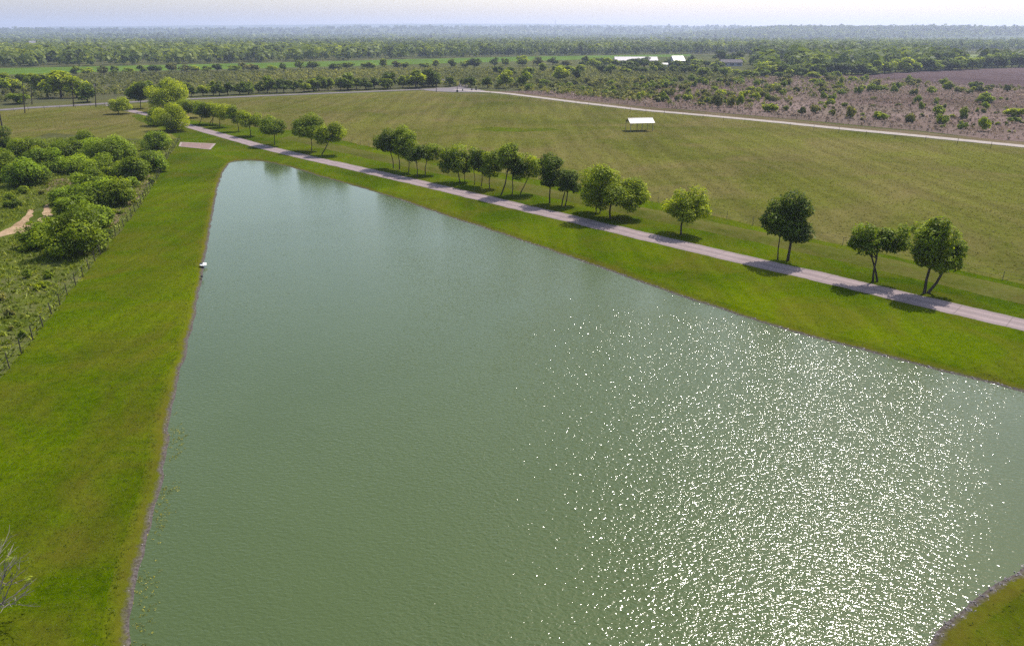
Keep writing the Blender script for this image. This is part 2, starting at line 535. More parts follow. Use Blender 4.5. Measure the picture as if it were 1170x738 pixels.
fence_left_px = [(206, 160), (191, 181), (180, 205), (170, 219), (159, 237), (143, 257), (129, 273), (119, 286), (90, 323), (77, 337), (55, 367), (31, 396), (11, 421), (-20, 455), (-60, 497)]
fence_mead_px = [(300, 144), (345, 150), (393, 161), (431, 170), (590, 201), (749, 231), (824, 249), (937, 275), (1105, 311), (1170, 325), (1300, 353)]
V2 = lambda x, y: Vector((x, y))
# near meadow beyond the drive and left field by the paved road
zone('meadow', [(-160, 136), (0, 127.5), (30, 125), (81, 122), (125, 121), (207, 115), (241, 114), (300, 111), (393, 107.5), (483, 104), (520, 107), (590, 109.5), (657, 118.5), (735, 127.5), (800, 133), (880, 140.5), (960, 149), (1050, 157.5), (1170, 169.5), (1400, 193),
                (1700, 330), V2(95, 55), (1300, 355), (1170, 326), (937, 276), (749, 232), (431, 171), (345, 150), (240, 153), (190, 160), (120, 158), (60, 152), (0, 168), (-160, 190)], 0.0, M['meadow'], 4, 1.2, .12)
lawn_o, lawn_poly = zone('lawn', [V2(-48, 12), (-60, 497), (-20, 455)] + fence_left_px[::-1][2:] + [(190, 150), (160, 139), (150, 132), (175, 128), (215, 137), (260, 143)] + fence_mead_px[1:] +
     [V2(92, 40), V2(88, -20), V2(50, -60), V2(-60, -60)], 0.006, M['lawn'], 1.5, .5, .35, [HOLE])
rough_o, rough_poly = zone('rough_ground', [p for p in fence_left_px[::-1]] + [(196, 160), (185, 157), (150, 161), (118, 158), (60, 158), (0, 168), (-160, 195), V2(-150, 120), V2(-110, 30)], 0.004, M['rough'], 2, .6, .3)
# far fields
zone('olive_scrubland', [(-120, 118), (0, 122), (60, 116), (207, 111), (300, 107.5), (483, 100.5), (560, 103), (640, 111), (735, 121), (760, 118), (720, 100), (840, 90), (800, 79), (680, 76), (560, 77), (440, 77), (300, 79.5), (110, 83.5), (0, 88), (-120, 92)], .01, M['olive'], 8, 4, .03)
zone('crop_field', [(-150, 89), (0, 86), (110, 82.5), (300, 78.3), (430, 75), (590, 70.5), (680, 68), (790, 64.5), (790, 62.3), (590, 65.2), (440, 68.7), (300, 72.3), (150, 75.3), (0, 78.5), (-150, 81)], .03, M['crop'], 12, 3, .02)
zone('dry_scrubland', [(560, 104.5), (657, 114.5), (735, 122.5), (800, 127.5), (880, 134), (960, 141.5), (1050, 150), (1170, 162), (1400, 185), (1400, 112), (1170, 102), (1102, 97), (1025, 91.8), (968, 87), (860, 88), (790, 96), (720, 104), (650, 104)], .02, M['scrub'], 6, 3, .05)
zone('roadside_verge', [(545, 103.5), (590, 106), (657, 114), (735, 122.8), (800, 128), (880, 135), (960, 143), (1050, 151), (1170, 163), (1400, 186.5), (1400, 190.5), (1170, 166.5), (1050, 154.5), (960, 146.2), (880, 138), (800, 130.5), (735, 125.3), (657, 116.2), (590, 107.6)], .03, M['verge'], 4, .8, .15)
zone('plowed_field', [(968, 87), (1060, 81.5), (1170, 77.5), (1400, 72), (1400, 112), (1170, 101), (1102, 96.8), (1025, 91.6)], .04, M['plow'], 10, 2.5, .03)
zone('pale_pasture', [(1055, 67), (1090, 63.6), (1170, 61.0), (1400, 57), (1400, 70), (1170, 73), (1100, 73.5)], .05, M['palefield'], 20, 5, .02)
zone('pale_pasture', [(1140, 55.3), (1170, 54.2), (1400, 51), (1400, 52.4), (1170, 55.6)], .05, M['palefield'], 40, 8, .01)
zone('pale_pasture', [(380, 48.6), (470, 48.4), (560, 48.2), (560, 47.3), (470, 47.4), (400, 47.6)], .05, M['palefield'], 60, 10, .005)
zone('pale_pasture', [(30, 56.8), (120, 56.3), (240, 55.8), (240, 54.6), (120, 55.0), (30, 55.5)], .05, M['palefield'], 40, 8, .01)
# dirt track in the rough ground, two ruts that meet
zone('dirt_track', [(-40, 292), (0, 266), (15, 258), (26, 250), (33, 240), (40, 238), (36, 247), (30, 256), (34, 258), (48, 248), (50, 238), (54, 233), (60, 240), (57, 252), (42, 263), (26, 266), (10, 268), (0, 272), (-40, 300)], .016, M['track'], .8, .5, .6)
zone('bare_patch', [(48, 213), (62, 205), (85, 203), (92, 208), (75, 214), (56, 219)], .016, M['verge'], 1, .8, .5)
zone('bare_patch', [(160, 210), (172, 198), (176, 202), (166, 217), (152, 234), (130, 258), (124, 262), (132, 244)], .016, M['verge'], 1, .8, .5)
zone('grass_patch', [(540, 148), (560, 145.5), (600, 147), (630, 146.5), (640, 149), (600, 150.5), (565, 150.5)], .012, M['lawn'], 2, 1.5, .15)

# roads
drive_px = [(1500, 447), (1300, 401), (1170, 371), (1050, 344), (1000, 331.5), (950, 319.5), (900, 308), (850, 297), (800, 285.3), (750, 273.3), (700, 261.5), (650, 249.5), (600, 238), (550, 226), (500, 214), (450, 202.5), (400, 191), (350, 180), (300, 168), (263, 157.5), (229, 148), (205.6, 141.3), (185, 135), (167, 130.6), (148, 126.5), (136, 123.5), (125, 120)]
drive_o, drive_c = ribbon('driveway', [G(*p) for p in drive_px], 3.7, .014, M['concrete'], .22)
ribbon('paved_road', [G(*p) for p in [(-200, 136), (0, 126), (29, 123.6), (81, 120.8), (108, 119.2), (125, 118.2), (165, 116), (207, 113.7), (241, 112.4), (300, 109.6), (393, 106), (483, 102.3), (515, 101.2), (530, 99), (520, 94), (505, 90)]], 6.0, .024, M['asphalt'], .2)
ribbon('gravel_road', [G(*p) for p in [(520, 102.5), (560, 105.5), (580, 107.2), (657, 116.9), (734.5, 126), (799, 131.6), (880, 139), (960, 147.2), (1050, 155.6), (1170, 167.5), (1400, 191)]], 4.6, .045, M['gravel'], .3)
zone('road_junction', [(483, 103.4), (500, 104.8), (522, 105.6), (545, 105.6), (560, 105.9), (548, 102.6), (530, 100.6), (500, 100.6)], .034, M['asphalt'], 3, .4, .2)
# low grassy berm between the drive and the meadow fence
def berm():
    c = smooth(resample([G(*p) for p in [(330, 157), (431, 180), (590, 213), (690, 234), (772, 251), (850, 268), (940, 287.5), (1014, 303), (1170, 340), (1300, 370)]], 1.5), 8)
    prof = [(-2.6, .007), (-1.6, .09), (-.6, .30), (.2, .36), (1.0, .27), (2.0, .08), (3.0, .007)]
    V, F = [], []; m = len(prof)
    for i, p in enumerate(c):
        t_ = c[min(i + 1, len(c) - 1)] - c[max(i - 1, 0)]; t_.normalize(); nrm = Vector((-t_.y, t_.x))
        k = .75 + .45 * mnoise.noise((p.x * .08, p.y * .08, 4))
        for o, z in prof:
            q = p + nrm * (o + .4 * mnoise.noise((p.x * .3, p.y * .3, o)))
            V.append((q.x, q.y, z * k if z > .01 else z))
        if i:
            for j in range(m - 1): F.append(((i - 1) * m + j, i * m + j, i * m + j + 1, (i - 1) * m + j + 1))
    tag(link('grassy_berm', mesh_np('grassy_berm', V, F, smooth_shade=True), M['berm']), kind='structure')
M['berm'] = ground_mat('berm_grass', (.040, .052, .006), (.075, .088, .012), (.11, .12, .03), (.12, .095, .035), .08, 1.6, .7, None, .10, 7.0)
berm()
slab_c = [(206, 162.7), (246.7, 164.4), (240.5, 171.3), (204, 167.6)]
sq = [G(*p) for p in slab_c]
mb = MB(); mb.add([(p.x, p.y, 0) for p in sq] + [(p.x, p.y, .05) for p in sq], [(4, 5, 6, 7), (0, 1, 5, 4), (1, 2, 6, 5), (2, 3, 7, 6), (3, 0, 4, 7)])
cen = sum(sq, Vector()) / 4
tag(mb.build('concrete_pad', M['slab_edge']), kind='structure')
mb = MB(); mb.add([(*(cen + (p - cen) * .88).to_2d(), .054) for p in sq], [(0, 1, 2, 3)])
tag(mb.build('concrete_pad_surface', M['slab']), kind='structure')

# ------------------------------------------------------------------ hills on the horizon
def hills():
    az = np.radians(np.linspace(-52, 52, 420))
    D = np.concatenate([np.linspace(2600, 6500, 26), np.linspace(6600, 12400, 22)])
    pxl = 585 + 780 * np.tan(az) * CP * 1.0
    V, F, = [], []
    for a, px in zip(az, pxl):
        def ridge(yy, Dr): return CAM_H + (39 - yy) / 780 * .94 * Dr
        wig = mnoise.noise((px * .012, 1.3, 0)) * 1.0 + mnoise.noise((px * .05, 4.3, 0)) * .45
        y_a = np.interp(px, [0, 200, 330, 480, 640, 800, 900, 1170], [35.8, 36, 35, 33, 32.6, 33.2, 34.6, 35.8]) + wig * .7
        y_b = np.interp(px, [0, 150, 300, 480, 640, 740, 820, 950, 1170], [38, 33, 31, 29, 29, 30.5, 34, 37, 38]) + wig * .5
        y_c = np.interp(px, [0, 700, 790, 840, 1000, 1170], [42, 43, 38, 33.6, 35, 37]) + wig * .6
        za, zb, zc = ridge(y_a, 6200), ridge(y_b, 11000), ridge(y_c, 4300)
        for d in D:
            x, y = d * math.sin(a), d * math.cos(a)
            z = 0.0
            u = min(1, max(0, (d - 4200) / 2000)); z = max(z, za * u * u * (3 - 2 * u)) if d <= 6300 else za * .8
            u = min(1, max(0, (d - 7000) / 4000)); z = max(z, zb * u * u * (3 - 2 * u))
            if d < 5200:
                u = min(1, max(0, (d - 3000) / 1300)); z = max(z, zc * u * u * (3 - 2 * u))
            z += mnoise.noise((x * .002, y * .002, 0)) * 5 * min(1, (d - 2600) / 1500)
            V.append((x, y, z - 1.5 if d < 2700 else max(z, .2)))
    k = len(D)
    for i in range(len(az) - 1):
        for j in range(k - 1):
            F.append((i * k + j, (i + 1) * k + j, (i + 1) * k + j + 1, i * k + j + 1))
    V = np.array(V)
    s = Nodes('wooded_hillside')
    f = s.noise(.012, 6, .7, s.pos()); g = s.noise(.0015, 4, .6, s.pos(), .5)
    col = s.ramp(f, [(.35, (.02, .035, .012)), (.55, (.05, .07, .025)), (.7, (.10, .11, .05))])
    col = s.mixc(s.ramp(g, [(.56, (0, 0, 0)), (.7, (.6, .6, .6))]), col, (.14, .14, .07))
    m = s.bsdf(col, .95, s.bump(f, 1, 14), .05)
    tag(link('hills', mesh_np('hills', V, F, smooth_shade=True), m), kind='structure')
    # interpolation for planting
    return V.reshape(len(az), k, 3), az, D
HV, HAZ, HD = hills()
def hill_z(x, y):
    d = np.hypot(x, y); a = np.arctan2(x, y)
    ia = np.clip(np.searchsorted(HAZ, a), 1, len(HAZ) - 1); idd = np.clip(np.searchsorted(HD, d), 1, len(HD) - 1)
    ta = np.clip((a - HAZ[ia - 1]) / (HAZ[ia] - HAZ[ia - 1]), 0, 1); td = np.clip((d - HD[idd - 1]) / (HD[idd] - HD[idd - 1]), 0, 1)
    Z = HV[:, :, 2]
    z = (Z[ia - 1, idd - 1] * (1 - ta) + Z[ia, idd - 1] * ta) * (1 - td) + (Z[ia - 1, idd] * (1 - ta) + Z[ia, idd] * ta) * td
    return np.where(d < 2600, 0, np.maximum(z, 0))

# ------------------------------------------------------------------ haze
mb = MB(); mb.box(-13400, 13400, -700, 13300, -2.6, 215)
hz = mb.build('haze', [])
hm = bpy.data.materials.new('haze_air'); hm.use_nodes = True
hm.node_tree.nodes.clear()
ho = hm.node_tree.nodes.new('ShaderNodeOutputMaterial'); hv = hm.node_tree.nodes.new('ShaderNodeVolumePrincipled')
hv.inputs['Color'].default_value = (.66, .755, 1.0, 1)
hv.inputs['Density'].default_value = .00014
hv.inputs['Anisotropy'].default_value = .35
hm.node_tree.links.new(hv.outputs[0], ho.inputs['Volume'])
hz.data.materials.append(hm)
tag(hz, kind='stuff')

# ------------------------------------------------------------------ foliage
def leaves(centers, radii, counts, size, r, flat=.0, up=1.0, shell=.55):
    """leaf sprays (pointed four-sided blades) through the volume of several clumps"""
    C_, N_ = [], []
    T_ = []
    for c, R, k in zip(centers, radii, counts):
        k = int(k)
        d = r.normal(size=(k, 3)); d /= np.linalg.norm(d, axis=1)[:, None]
        q = shell + (1 - shell) * r.random(k) ** .7
        q = np.where(r.random(k) < .12, q * 1.18, q)
        C_.append(np.asarray(c) + d * q[:, None] * np.asarray(R))
        N_.append(d)
        T_.append(np.full(k, r.random() * .5))
    if not C_: return np.zeros((0, 3)), np.zeros((0, 4), int), np.zeros(0)
    C_ = np.concatenate(C_); N_ = np.concatenate(N_); T_ = np.concatenate(T_)
    k = len(C_)
    nrm = N_ * .8 + r.normal(size=(k, 3)) * .5 + np.array([0, 0, up])
    nrm /= np.linalg.norm(nrm, axis=1)[:, None]
    a = np.cross(nrm, r.normal(size=(k, 3))); a /= np.linalg.norm(a, axis=1)[:, None]
    b = np.cross(nrm, a)
    s = size * (.55 + .9 * r.random(k))[:, None]
    V = np.stack([C_ + a * s, C_ + b * s * .42 + a * s * .1, C_ - a * s * .9, C_ - b * s * .42 + a * s * .1], 1).reshape(-1, 3)
    F = np.arange(4 * k).reshape(k, 4)
    tint = np.clip(T_ + r.random(k) * .55, 0, 1)
    return V, F, tint

def crown_lobes(c, R, r, nl):
    cs, rs = [], []
    for i in range(nl):
        d = r.normal(size=3); d /= np.linalg.norm(d)
        q = (.35 + .65 * r.random() ** .5) * .80
        f = .24 + .26 * r.random()
        o = d * q * np.asarray(R)
        o[2] = o[2] if o[2] > 0 else o[2] * .85
        cs.append(np.asarray(c) + o)
        m = (R[0] + R[1] + R[2]) / 3
        rs.append(np.array([m * f * 1.15, m * f * 1.15, m * f * .9]))
    return cs, rs

def tree(name, label, cat, bases, crowns, leafm, group=None, leaf=.21, dens=1.0, tr=.14, seed=0, nl=11, airy=0.0, wood='bark', split=False):
    """bases: foot of each stem, crowns: outline boxes of the crown clumps (x0, x1, y0, y1), measured; depth as wide as the crown"""
    r = np.random.default_rng(1000 + seed)
    b0 = G(*bases[0]); fw = b0.y
    root = empty(name, b0, label, cat, group)
    V, F, T = [], [], []; nv = 0
    all_c, cboxes = [], []
    for ci, (x0, x1, y0, y1) in enumerate(crowns):
        xa, za = P(x0, y1, fw); xb, zb = P(x1, y0, fw)
        rx = (xb - xa) / 2; za -= (zb - za) * .14; rz = max(.4, (zb - za) / 2 * .97)
        cx = (xa + xb) / 2 - b0.x; cz = (za + zb) / 2
        ry = rx * (.85 + .2 * r.random())
        cy = (r.random() - .5) * rx * (.6 if ci else .1)
        cs, rs = crown_lobes((cx, cy, cz), (rx * 1.18, ry * 1.18, rz * 1.12), r, nl + 7)
        cs.append(np.array([cx, cy, cz])); rs.append(np.array([rx, ry, rz]) * .6)
        cnt = [dens * (1 - airy) * 36 * (R[0] * R[2]) / (leaf * leaf * .55) / 6 for R in rs]
        v, f, t = leaves(cs, rs, cnt, leaf, r)
        v[:, 2] = np.maximum(v[:, 2], .15)
        V.append(v); F.append(f + nv); T.append(t); nv += len(v)
        all_c += cs[:-1]; cboxes.append((cx, cy, cz, rx, rz))
    link('crown', mesh_np('crown', np.concatenate(V), np.concatenate(F), np.concatenate(T)), M[leafm], root)
    tb = MB()
    for bi, bp in enumerate(bases):
        g = G(*bp) - b0
        cb = cboxes[min(bi, len(cboxes) - 1)] if split else cboxes[0]
        lk = .85 if split or abs(cb[0] - g.x) > 1.6 else .35
        top = Vector((cb[0] * lk + g.x * (1 - lk) + (r.random() - .5) * .3, cb[1] * .5 + g.y * .5, max(.5, cb[2] - cb[4] * .45)))
        m1 = g.lerp(top, .35) + Vector(((r.random() - .5) * .35, (r.random() - .5) * .3, 0))
        m2 = g.lerp(top, .7) + Vector(((r.random() - .5) * .3, (r.random() - .5) * .3, 0))
        tb.tube([g + Vector((0, 0, -.05)), g + Vector((0, 0, .18)), m1, m2, top], [tr * 1.5, tr * 1.12, tr * .92, tr * .8, tr * .62], 7)
        sub = [c for i, c in enumerate(all_c) if i % len(bases) == bi]
        for c in sub[:7]:
            st = (m2 if r.random() < .5 else top)
            e = Vector(c)
            md = st.lerp(e, .5) + Vector(((r.random() - .5) * .4, (r.random() - .5) * .4, -.12 + r.random() * .3))
            tb.tube([st, md, e], [tr * .5, tr * .32, tr * .12], 5, False)
    tb.build('trunk', M[wood], root)
    return root

ROW = 'trees lining the driveway'
t = 0
def rowtree(label, bases, crowns, leafm='leaf_mid', **kw):
    global t
    t += 1
    return tree('tree', label, 'tree', bases, crowns, leafm, ROW, seed=t, **kw)

rowtree('two-stemmed tree at the right end of the driveway row, right stem leaning', [(1056, 335), (1061, 335)], [(1040, 1094, 245, 300), (1074, 1104, 272, 308), (1044, 1088, 268, 310)], 'leaf_mid', tr=.15, nl=14, split=True)
rowtree('forked slim tree with a wispy right side, next to the two-stemmed end tree', [(997, 322), (1002, 322)], [(973, 1018, 254, 290), (1000, 1026, 256, 284), (1012, 1041, 257, 289)], 'leaf_mid', tr=.11, airy=.25)
rowtree('large dark round-crowned tree alone between the driveway and meadow, thickest foliage of the row', [(900, 298)], [(878, 937, 221, 268)], 'leaf_dark', dens=1.2, tr=.17, nl=14)
rowtree('slender crooked-trunk tree tucked under the left side of the large dark tree', [(888.5, 296.5)], [(872, 900, 235, 268)], 'leaf_dark', tr=.08, nl=7)
rowtree('small umbrella-shaped bright green tree standing by itself beside the driveway', [(778, 268)], [(762, 812, 216, 247)], 'leaf_light', tr=.13, dens=1.1)
rowtree('broad bright green tree with a drooping right-hand bough at the end of the dense clump', [(697, 250)], [(668, 722, 187, 236), (700, 738, 207, 239)], 'leaf_light', tr=.15, nl=14)
rowtree('dark twin-stemmed tree behind the left side of the broad bright green tree', [(681, 243.5), (685.5, 243.5)], [(664, 694, 200, 231)], 'leaf_mid', tr=.08, nl=8)
rowtree('tree with paired trunks and dark ragged crown just left of the broad bright green tree', [(642, 235), (646, 235.5)], [(637, 665, 189, 219)], 'leaf_dark', tr=.1)
rowtree('crooked tree leaning left with a long bent trunk and tall ragged crown', [(628, 232.5)], [(616, 643, 175, 212)], 'leaf_dark', tr=.12)
rowtree('airy pale green tree with wispy foliage between darker trees of the clump', [(595, 221.5)], [(598, 621, 170, 200), (588, 606, 184, 206)], 'leaf_light', tr=.08, airy=.5)
rowtree('slim dark tree standing in front of the airy pale green tree', [(585, 224)], [(582, 601, 177, 203)], 'leaf_dark', tr=.09, nl=8)
rowtree('tallest forked tree of the dense clump with a side branch low on its trunk', [(573, 223)], [(570, 598, 165, 192)], 'leaf_mid', tr=.12)
rowtree('slim straight tree third from the left in the dense clump, crown touching both neighbours', [(559.5, 215.5)], [(551, 573, 169, 199)], 'leaf_mid', tr=.09)
rowtree('thin-trunked tree squeezed between two others near the middle of the dense clump', [(550, 213)], [(543, 560, 168, 198)], 'leaf_dark', tr=.08, nl=8)
rowtree('thinnest-trunked tree of the dense clump, standing slightly farther from the drive', [(542, 211.5)], [(534, 551, 168, 195)], 'leaf_mid', tr=.06, nl=8)
rowtree('small dark tree set back behind the leftmost tree of the dense clump', [(531, 208)], [(524, 541, 170, 195)], 'leaf_dark', tr=.06, nl=8)
rowtree('leftmost tree of the dense clump, full dark crown on one straight trunk', [(525.5, 209)], [(503, 531, 167, 196)], 'leaf_mid', tr=.11)
rowtree('small tree with a spreading crown at the right of the five-trunk group', [(486, 199.5)], [(480, 503, 163, 182)], 'leaf_mid', tr=.09, airy=.2)
rowtree('small neat dark-crowned tree in the middle gap of the five-trunk group', [(477, 202)], [(467, 485, 164, 185)], 'leaf_dark', tr=.09, nl=8)
rowtree('tree on the right of three close trunks, curved stem and drooping right side', [(467, 197)], [(456, 476, 148, 179)], 'leaf_mid', tr=.09)
rowtree('middle and tallest of three close-set trunks, crown rising above its neighbours', [(456.5, 194)], [(446, 466, 140, 174)], 'leaf_mid', tr=.1)
rowtree('tree on the left of three close trunks, dark crown hanging lowest to the left', [(449.5, 192.5)], [(431, 453, 147, 174)], 'leaf_dark', tr=.1)
rowtree('light green tree leaning right with a bent trunk, paired with a darker straight tree', [(368, 177)], [(361, 393, 141, 163)], 'leaf_light', tr=.12)
rowtree('dark straight-trunked tree paired with the light green leaning tree', [(356, 172.8)], [(338, 368, 132, 159)], 'leaf_mid', tr=.1)
rowtree('lone small flat-topped tree above the far corner of the pond', [(314, 166)], [(298, 327, 134, 152)], 'leaf_mid', tr=.1)
rowtree('gnarled light green tree with v-shaped limbs near the far end of the pond', [(286.5, 155.7)], [(275, 298, 127, 144)], 'leaf_light', tr=.11)
rowtree('small dark tree immediately left of the gnarled v-limbed tree', [(272.5, 150.5)], [(261, 277, 122, 139)], 'leaf_mid', tr=.1)
rowtree('right one of three gnarled leaning trees beside the far bend of the drive', [(251, 145.5)], [(246, 261, 117, 136)], 'leaf_light', tr=.1, airy=.3)
rowtree('middle one of three gnarled leaning trees, yellow-green crown over twin trunks', [(243, 143), (240, 142)], [(237, 253, 117, 133)], 'leaf_light', tr=.1)
rowtree('left one of three gnarled leaning trees, trunk slanting up to the right', [(228, 142)], [(223, 241, 117, 133)], 'leaf_mid', tr=.1)
rowtree('round-headed tree behind the drive between the tall clump and the leaning trees', [(210, 134.7)], [(203, 226, 114, 128)], 'leaf_mid', tr=.13)
rowtree('big low-branched light green tree at the left edge of the drive by the concrete pad', [(191, 150)], [(177, 208, 118, 145)], 'leaf_light', tr=.14)
rowtree('smaller bushy tree attached to the left side of the big low-branched tree', [(175, 144)], [(166, 186, 124, 142)], 'leaf_light', tr=.1, nl=8)
rowtree('tallest yellow-green tree at the far bend of the drive', [(188, 128)], [(173, 206, 92, 124)], 'leaf_light', tr=.2, leaf=.35)
rowtree('dark upright tree left of the tallest yellow-green tree at the bend', [(161, 124)], [(152, 170, 94, 117)], 'leaf_dark', tr=.15, leaf=.35)
rowtree('small round bushy tree alone at the left edge of the drive near the paved road', [(135.5, 130.5)], [(126, 146, 113, 127)], 'leaf_light', tr=.13)

# ------------------------------------------------------------------ shrubs left of the fence
SHR = 'green shrubs in the rough ground left of the fence'
def zb(x0, x1, y0, y1):      # outline read off an enlarged view
    return (x0 / 4.342, x1 / 4.342, 130 + y0 / 4.342, 130 + y1 / 4.342)
shrubs = [
    ((-30, 75, 175, 325), 'leaf_mid', 'tall dark green shrub cut by the left edge of the picture'),
    ((60, 190, 130, 215), 'leaf_mid', 'low wide shrub at the back left of the shrub thicket'),
    ((58, 205, 238, 350), 'leaf_bush', 'bright round shrub at the left with deep shade below, near the picture edge'),
    ((165, 292, 165, 285), 'leaf_bush', 'yellow-green rounded shrub in the middle of the back thicket'),
    ((270, 388, 130, 235), 'leaf_mid', 'dense mid-green shrub behind the middle of the back thicket'),
    ((378, 470, 88, 190), 'leaf_mid', 'taller shrub at the back of the thicket with a pointed top'),
    ((375, 512, 145, 225), 'leaf_bush', 'low bright shrub in front of the large domed shrub'),
    ((458, 625, 98, 238), 'leaf_bush', 'largest domed bright green shrub at the back right of the thicket'),
    ((345, 522, 203, 285), 'leaf_bush', 'long flat-topped yellow-green shrub in the middle of the rough ground'),
    ((385, 492, 275, 355), 'leaf_bush', 'pale round shrub in front of the long flat-topped shrub'),
    ((503, 572, 268, 325), 'leaf_mid', 'smallest shrub between two rounded shrubs near the fence'),
    ((583, 712, 222, 325), 'leaf_mid', 'rounded shrub close to the upper stretch of the left fence'),
    ((690, 792, 188, 285), 'leaf_bush', 'bright shrub right beside the upper left fence, below the little tree by the pad'),
    ((418, 560, 322, 448), 'leaf_bush', 'full bright shrub left of its dark twin in the middle of the rough ground'),
    ((520, 645, 318, 445), 'leaf_mid', 'dark dense shrub with its right side facing the fence'),
    ((620, 672, 313, 360), 'leaf_bush', 'little yellow-green shrub peeping out above the dark dense shrub'),
    ((258, 402, 362, 440), 'leaf_bush', 'spreading shrub at the top of the lower thicket'),
    ((260, 362, 418, 505), 'leaf_bush', 'bright shrub beside the bend of the dirt track'),
    ((350, 452, 408, 480), 'leaf_bush', 'low pale shrub at the middle of the lower thicket'),
    ((130, 275, 538, 655), 'leaf_bush', 'round shrub just below the dirt track'),
    ((245, 470, 480, 690), 'leaf_mid', 'biggest dark shrub of the lower thicket with wide shade below'),
    ((405, 532, 448, 560), 'leaf_bush', 'bright shrub on the right shoulder of the biggest dark shrub'),
]
for i, (zbx, lm, lab) in enumerate(shrubs):
    x0, x1, y0, y1 = zb(*zbx)
    base = ((x0 + x1) / 2, y1 + 1.0)
    w = (x1 - x0)
    tree('shrub', lab, 'shrub', [base, (base[0] - w * .12, base[1]), (base[0] + w * .14, base[1])],
         [(x0, x1, y0, y1)], lm, SHR, leaf=.22, dens=1.0, tr=.06, seed=100 + i, nl=13)
tree('shrub', 'small leafy tree-like shrub beside the concrete pad and the end of the left fence', 'shrub', [(181, 171), (179.5, 171)], [(168, 193, 150, 169)], 'leaf_bush', SHR, leaf=.24, tr=.07, seed=140, nl=10)
# understorey shrubs along the fence and track: low and small
for i, (x, y, w, h, lab) in enumerate([(122, 268, 12, 12, 'grey-green tuft of brush against the left fence, below the dark dense shrub'), (55, 251, 10, 9, 'dark little bush at the bend of the dirt track'), (14, 232, 14, 10, 'low bush in the grass above the dirt track'), (3, 158, 16, 26, 'dark bush at the foot of the leaning pole')]):
    tree('shrub', lab, 'shrub', [(x, y + h * .5)], [(x - w / 2, x + w / 2, y - h / 2, y + h / 2)], 'leaf_dark', SHR, leaf=.2, tr=.04, seed=150 + i, nl=6)

# many small bushes in the weeds, alike
rs_ = random.Random(44); small = []
while len(small) < 34:
    x, y = rs_.uniform(-5, 200), rs_.uniform(170, 400)
    g = G(x, y)
    if not in_poly([g.x], [g.y], [(p.x, p.y) for p in rough_poly])[0] or (x < 60 and 228 < y < 285): continue
    if in_poly([g.x + .8], [g.y], [(p.x, p.y) for p in rough_poly])[0]: small.append((x, y))
SMALL = small

# leafless twiggy shrub at the bottom left corner
def twiggy():
    b0 = G(-18, 712)
    root = empty('twiggy_shrub', b0, 'leafless pale grey twiggy shrub at the bottom left corner of the lawn', 'shrub')
    r = random.Random(5)
    tb = MB(); tips = []
    def grow(p, d, ln, rad_, lev):
        q = p + d * ln
        m = p.lerp(q, .5) + Vector((r.uniform(-1, 1), r.uniform(-1, 1), r.uniform(-.4, .6))) * ln * .07
        tb.tube([p, m, q], [rad_, rad_ * .8, rad_ * .55], 4, False)
        if lev == 0:
            tips.append(q); return
        for _ in range(3 if lev > 1 else 3):
            dd = (d + Vector((r.uniform(-1, 1), r.uniform(-1, 1), r.uniform(-.45, .75))) * .62); dd.normalize()
            grow(p.lerp(q, r.uniform(.55, 1)), dd, ln * r.uniform(.6, .85), rad_ * .6, lev - 1)
    for k in range(9):
        a = k * 2.399
        d = Vector((math.cos(a) * .75, math.sin(a) * .75, r.uniform(.5, 1.2))); d.normalize()
        grow(Vector((0, 0, 0)), d, r.uniform(.8, 1.15), .035, 3)
    root.scale = (1.55, 1.55, 1.45)
    tb.build('branches', M['bark_grey'], root)
    rr = np.random.default_rng(3)
    cs = [np.array(p) for p in tips if rr.random() < .25]
    v, f, tt = leaves(cs, [np.array([.1, .1, .1])] * len(cs), [4] * len(cs), .06, rr)
    link('leaves', mesh_np('leaves', v, f, tt), M['weed'], root)
twiggy()

# ------------------------------------------------------------------ background bushes and trees (copies share a few shapes)
def proto_mesh(kind, i, leafm):
    r = np.random.default_rng(300 + i)
    if kind == 'bush':
        cs, rs = crown_lobes((0, 0, .55), (.95, .95, .5), r, 9)
        cnt = [70] * len(cs); size = .2
        v, f, tt = leaves(cs, rs, cnt, size, r)
        v[:, 2] = np.maximum(v[:, 2], 0)
        return mesh_np('bush_%s' % leafm, v, f, tt), None
    w = .40 + .12 * r.random()
    cs, rs = crown_lobes((0, 0, .50), (w, w, .44), r, 15)
    v, f, tt = leaves(cs, rs, [75] * len(cs), .085, r); v[:, 2] = np.maximum(v[:, 2], 0)
    v[:, :2] *= (1 + .7 * np.maximum(0, .5 - v[:, 2]))[:, None]
    tb = MB(); tb.tube([(0, 0, -.01), (.02, .01, .25), (0, 0, .6)], [.035, .026, .015], 5)
    for c in cs[:5]: tb.tube([(.02, .01, .25), tuple(c)], [.016, .006], 4, False)
    return mesh_np('crown_%s' % leafm, v, f, tt), tb.mesh('trunk_far')

PB = {lm: [proto_mesh('bush', 10 * k + j, lm)[0] for j in range(4)] for k, lm in enumerate(('leaf_mid', 'leaf_light', 'leaf_olive', 'leaf_dark'))}
for lm, L in PB.items():
    for me in L: me.materials.append(M[lm])
PT = {lm: [proto_mesh('tree', 100 + 10 * k + j, lm) for j in range(4)] for k, lm in enumerate(('leaf_mid', 'leaf_light', 'leaf_olive', 'leaf_dark', 'leaf_far'))}
for lm, L in PT.items():
    for c, tk in L: c.materials.append(M[lm]); tk.materials.append(M['bark'])

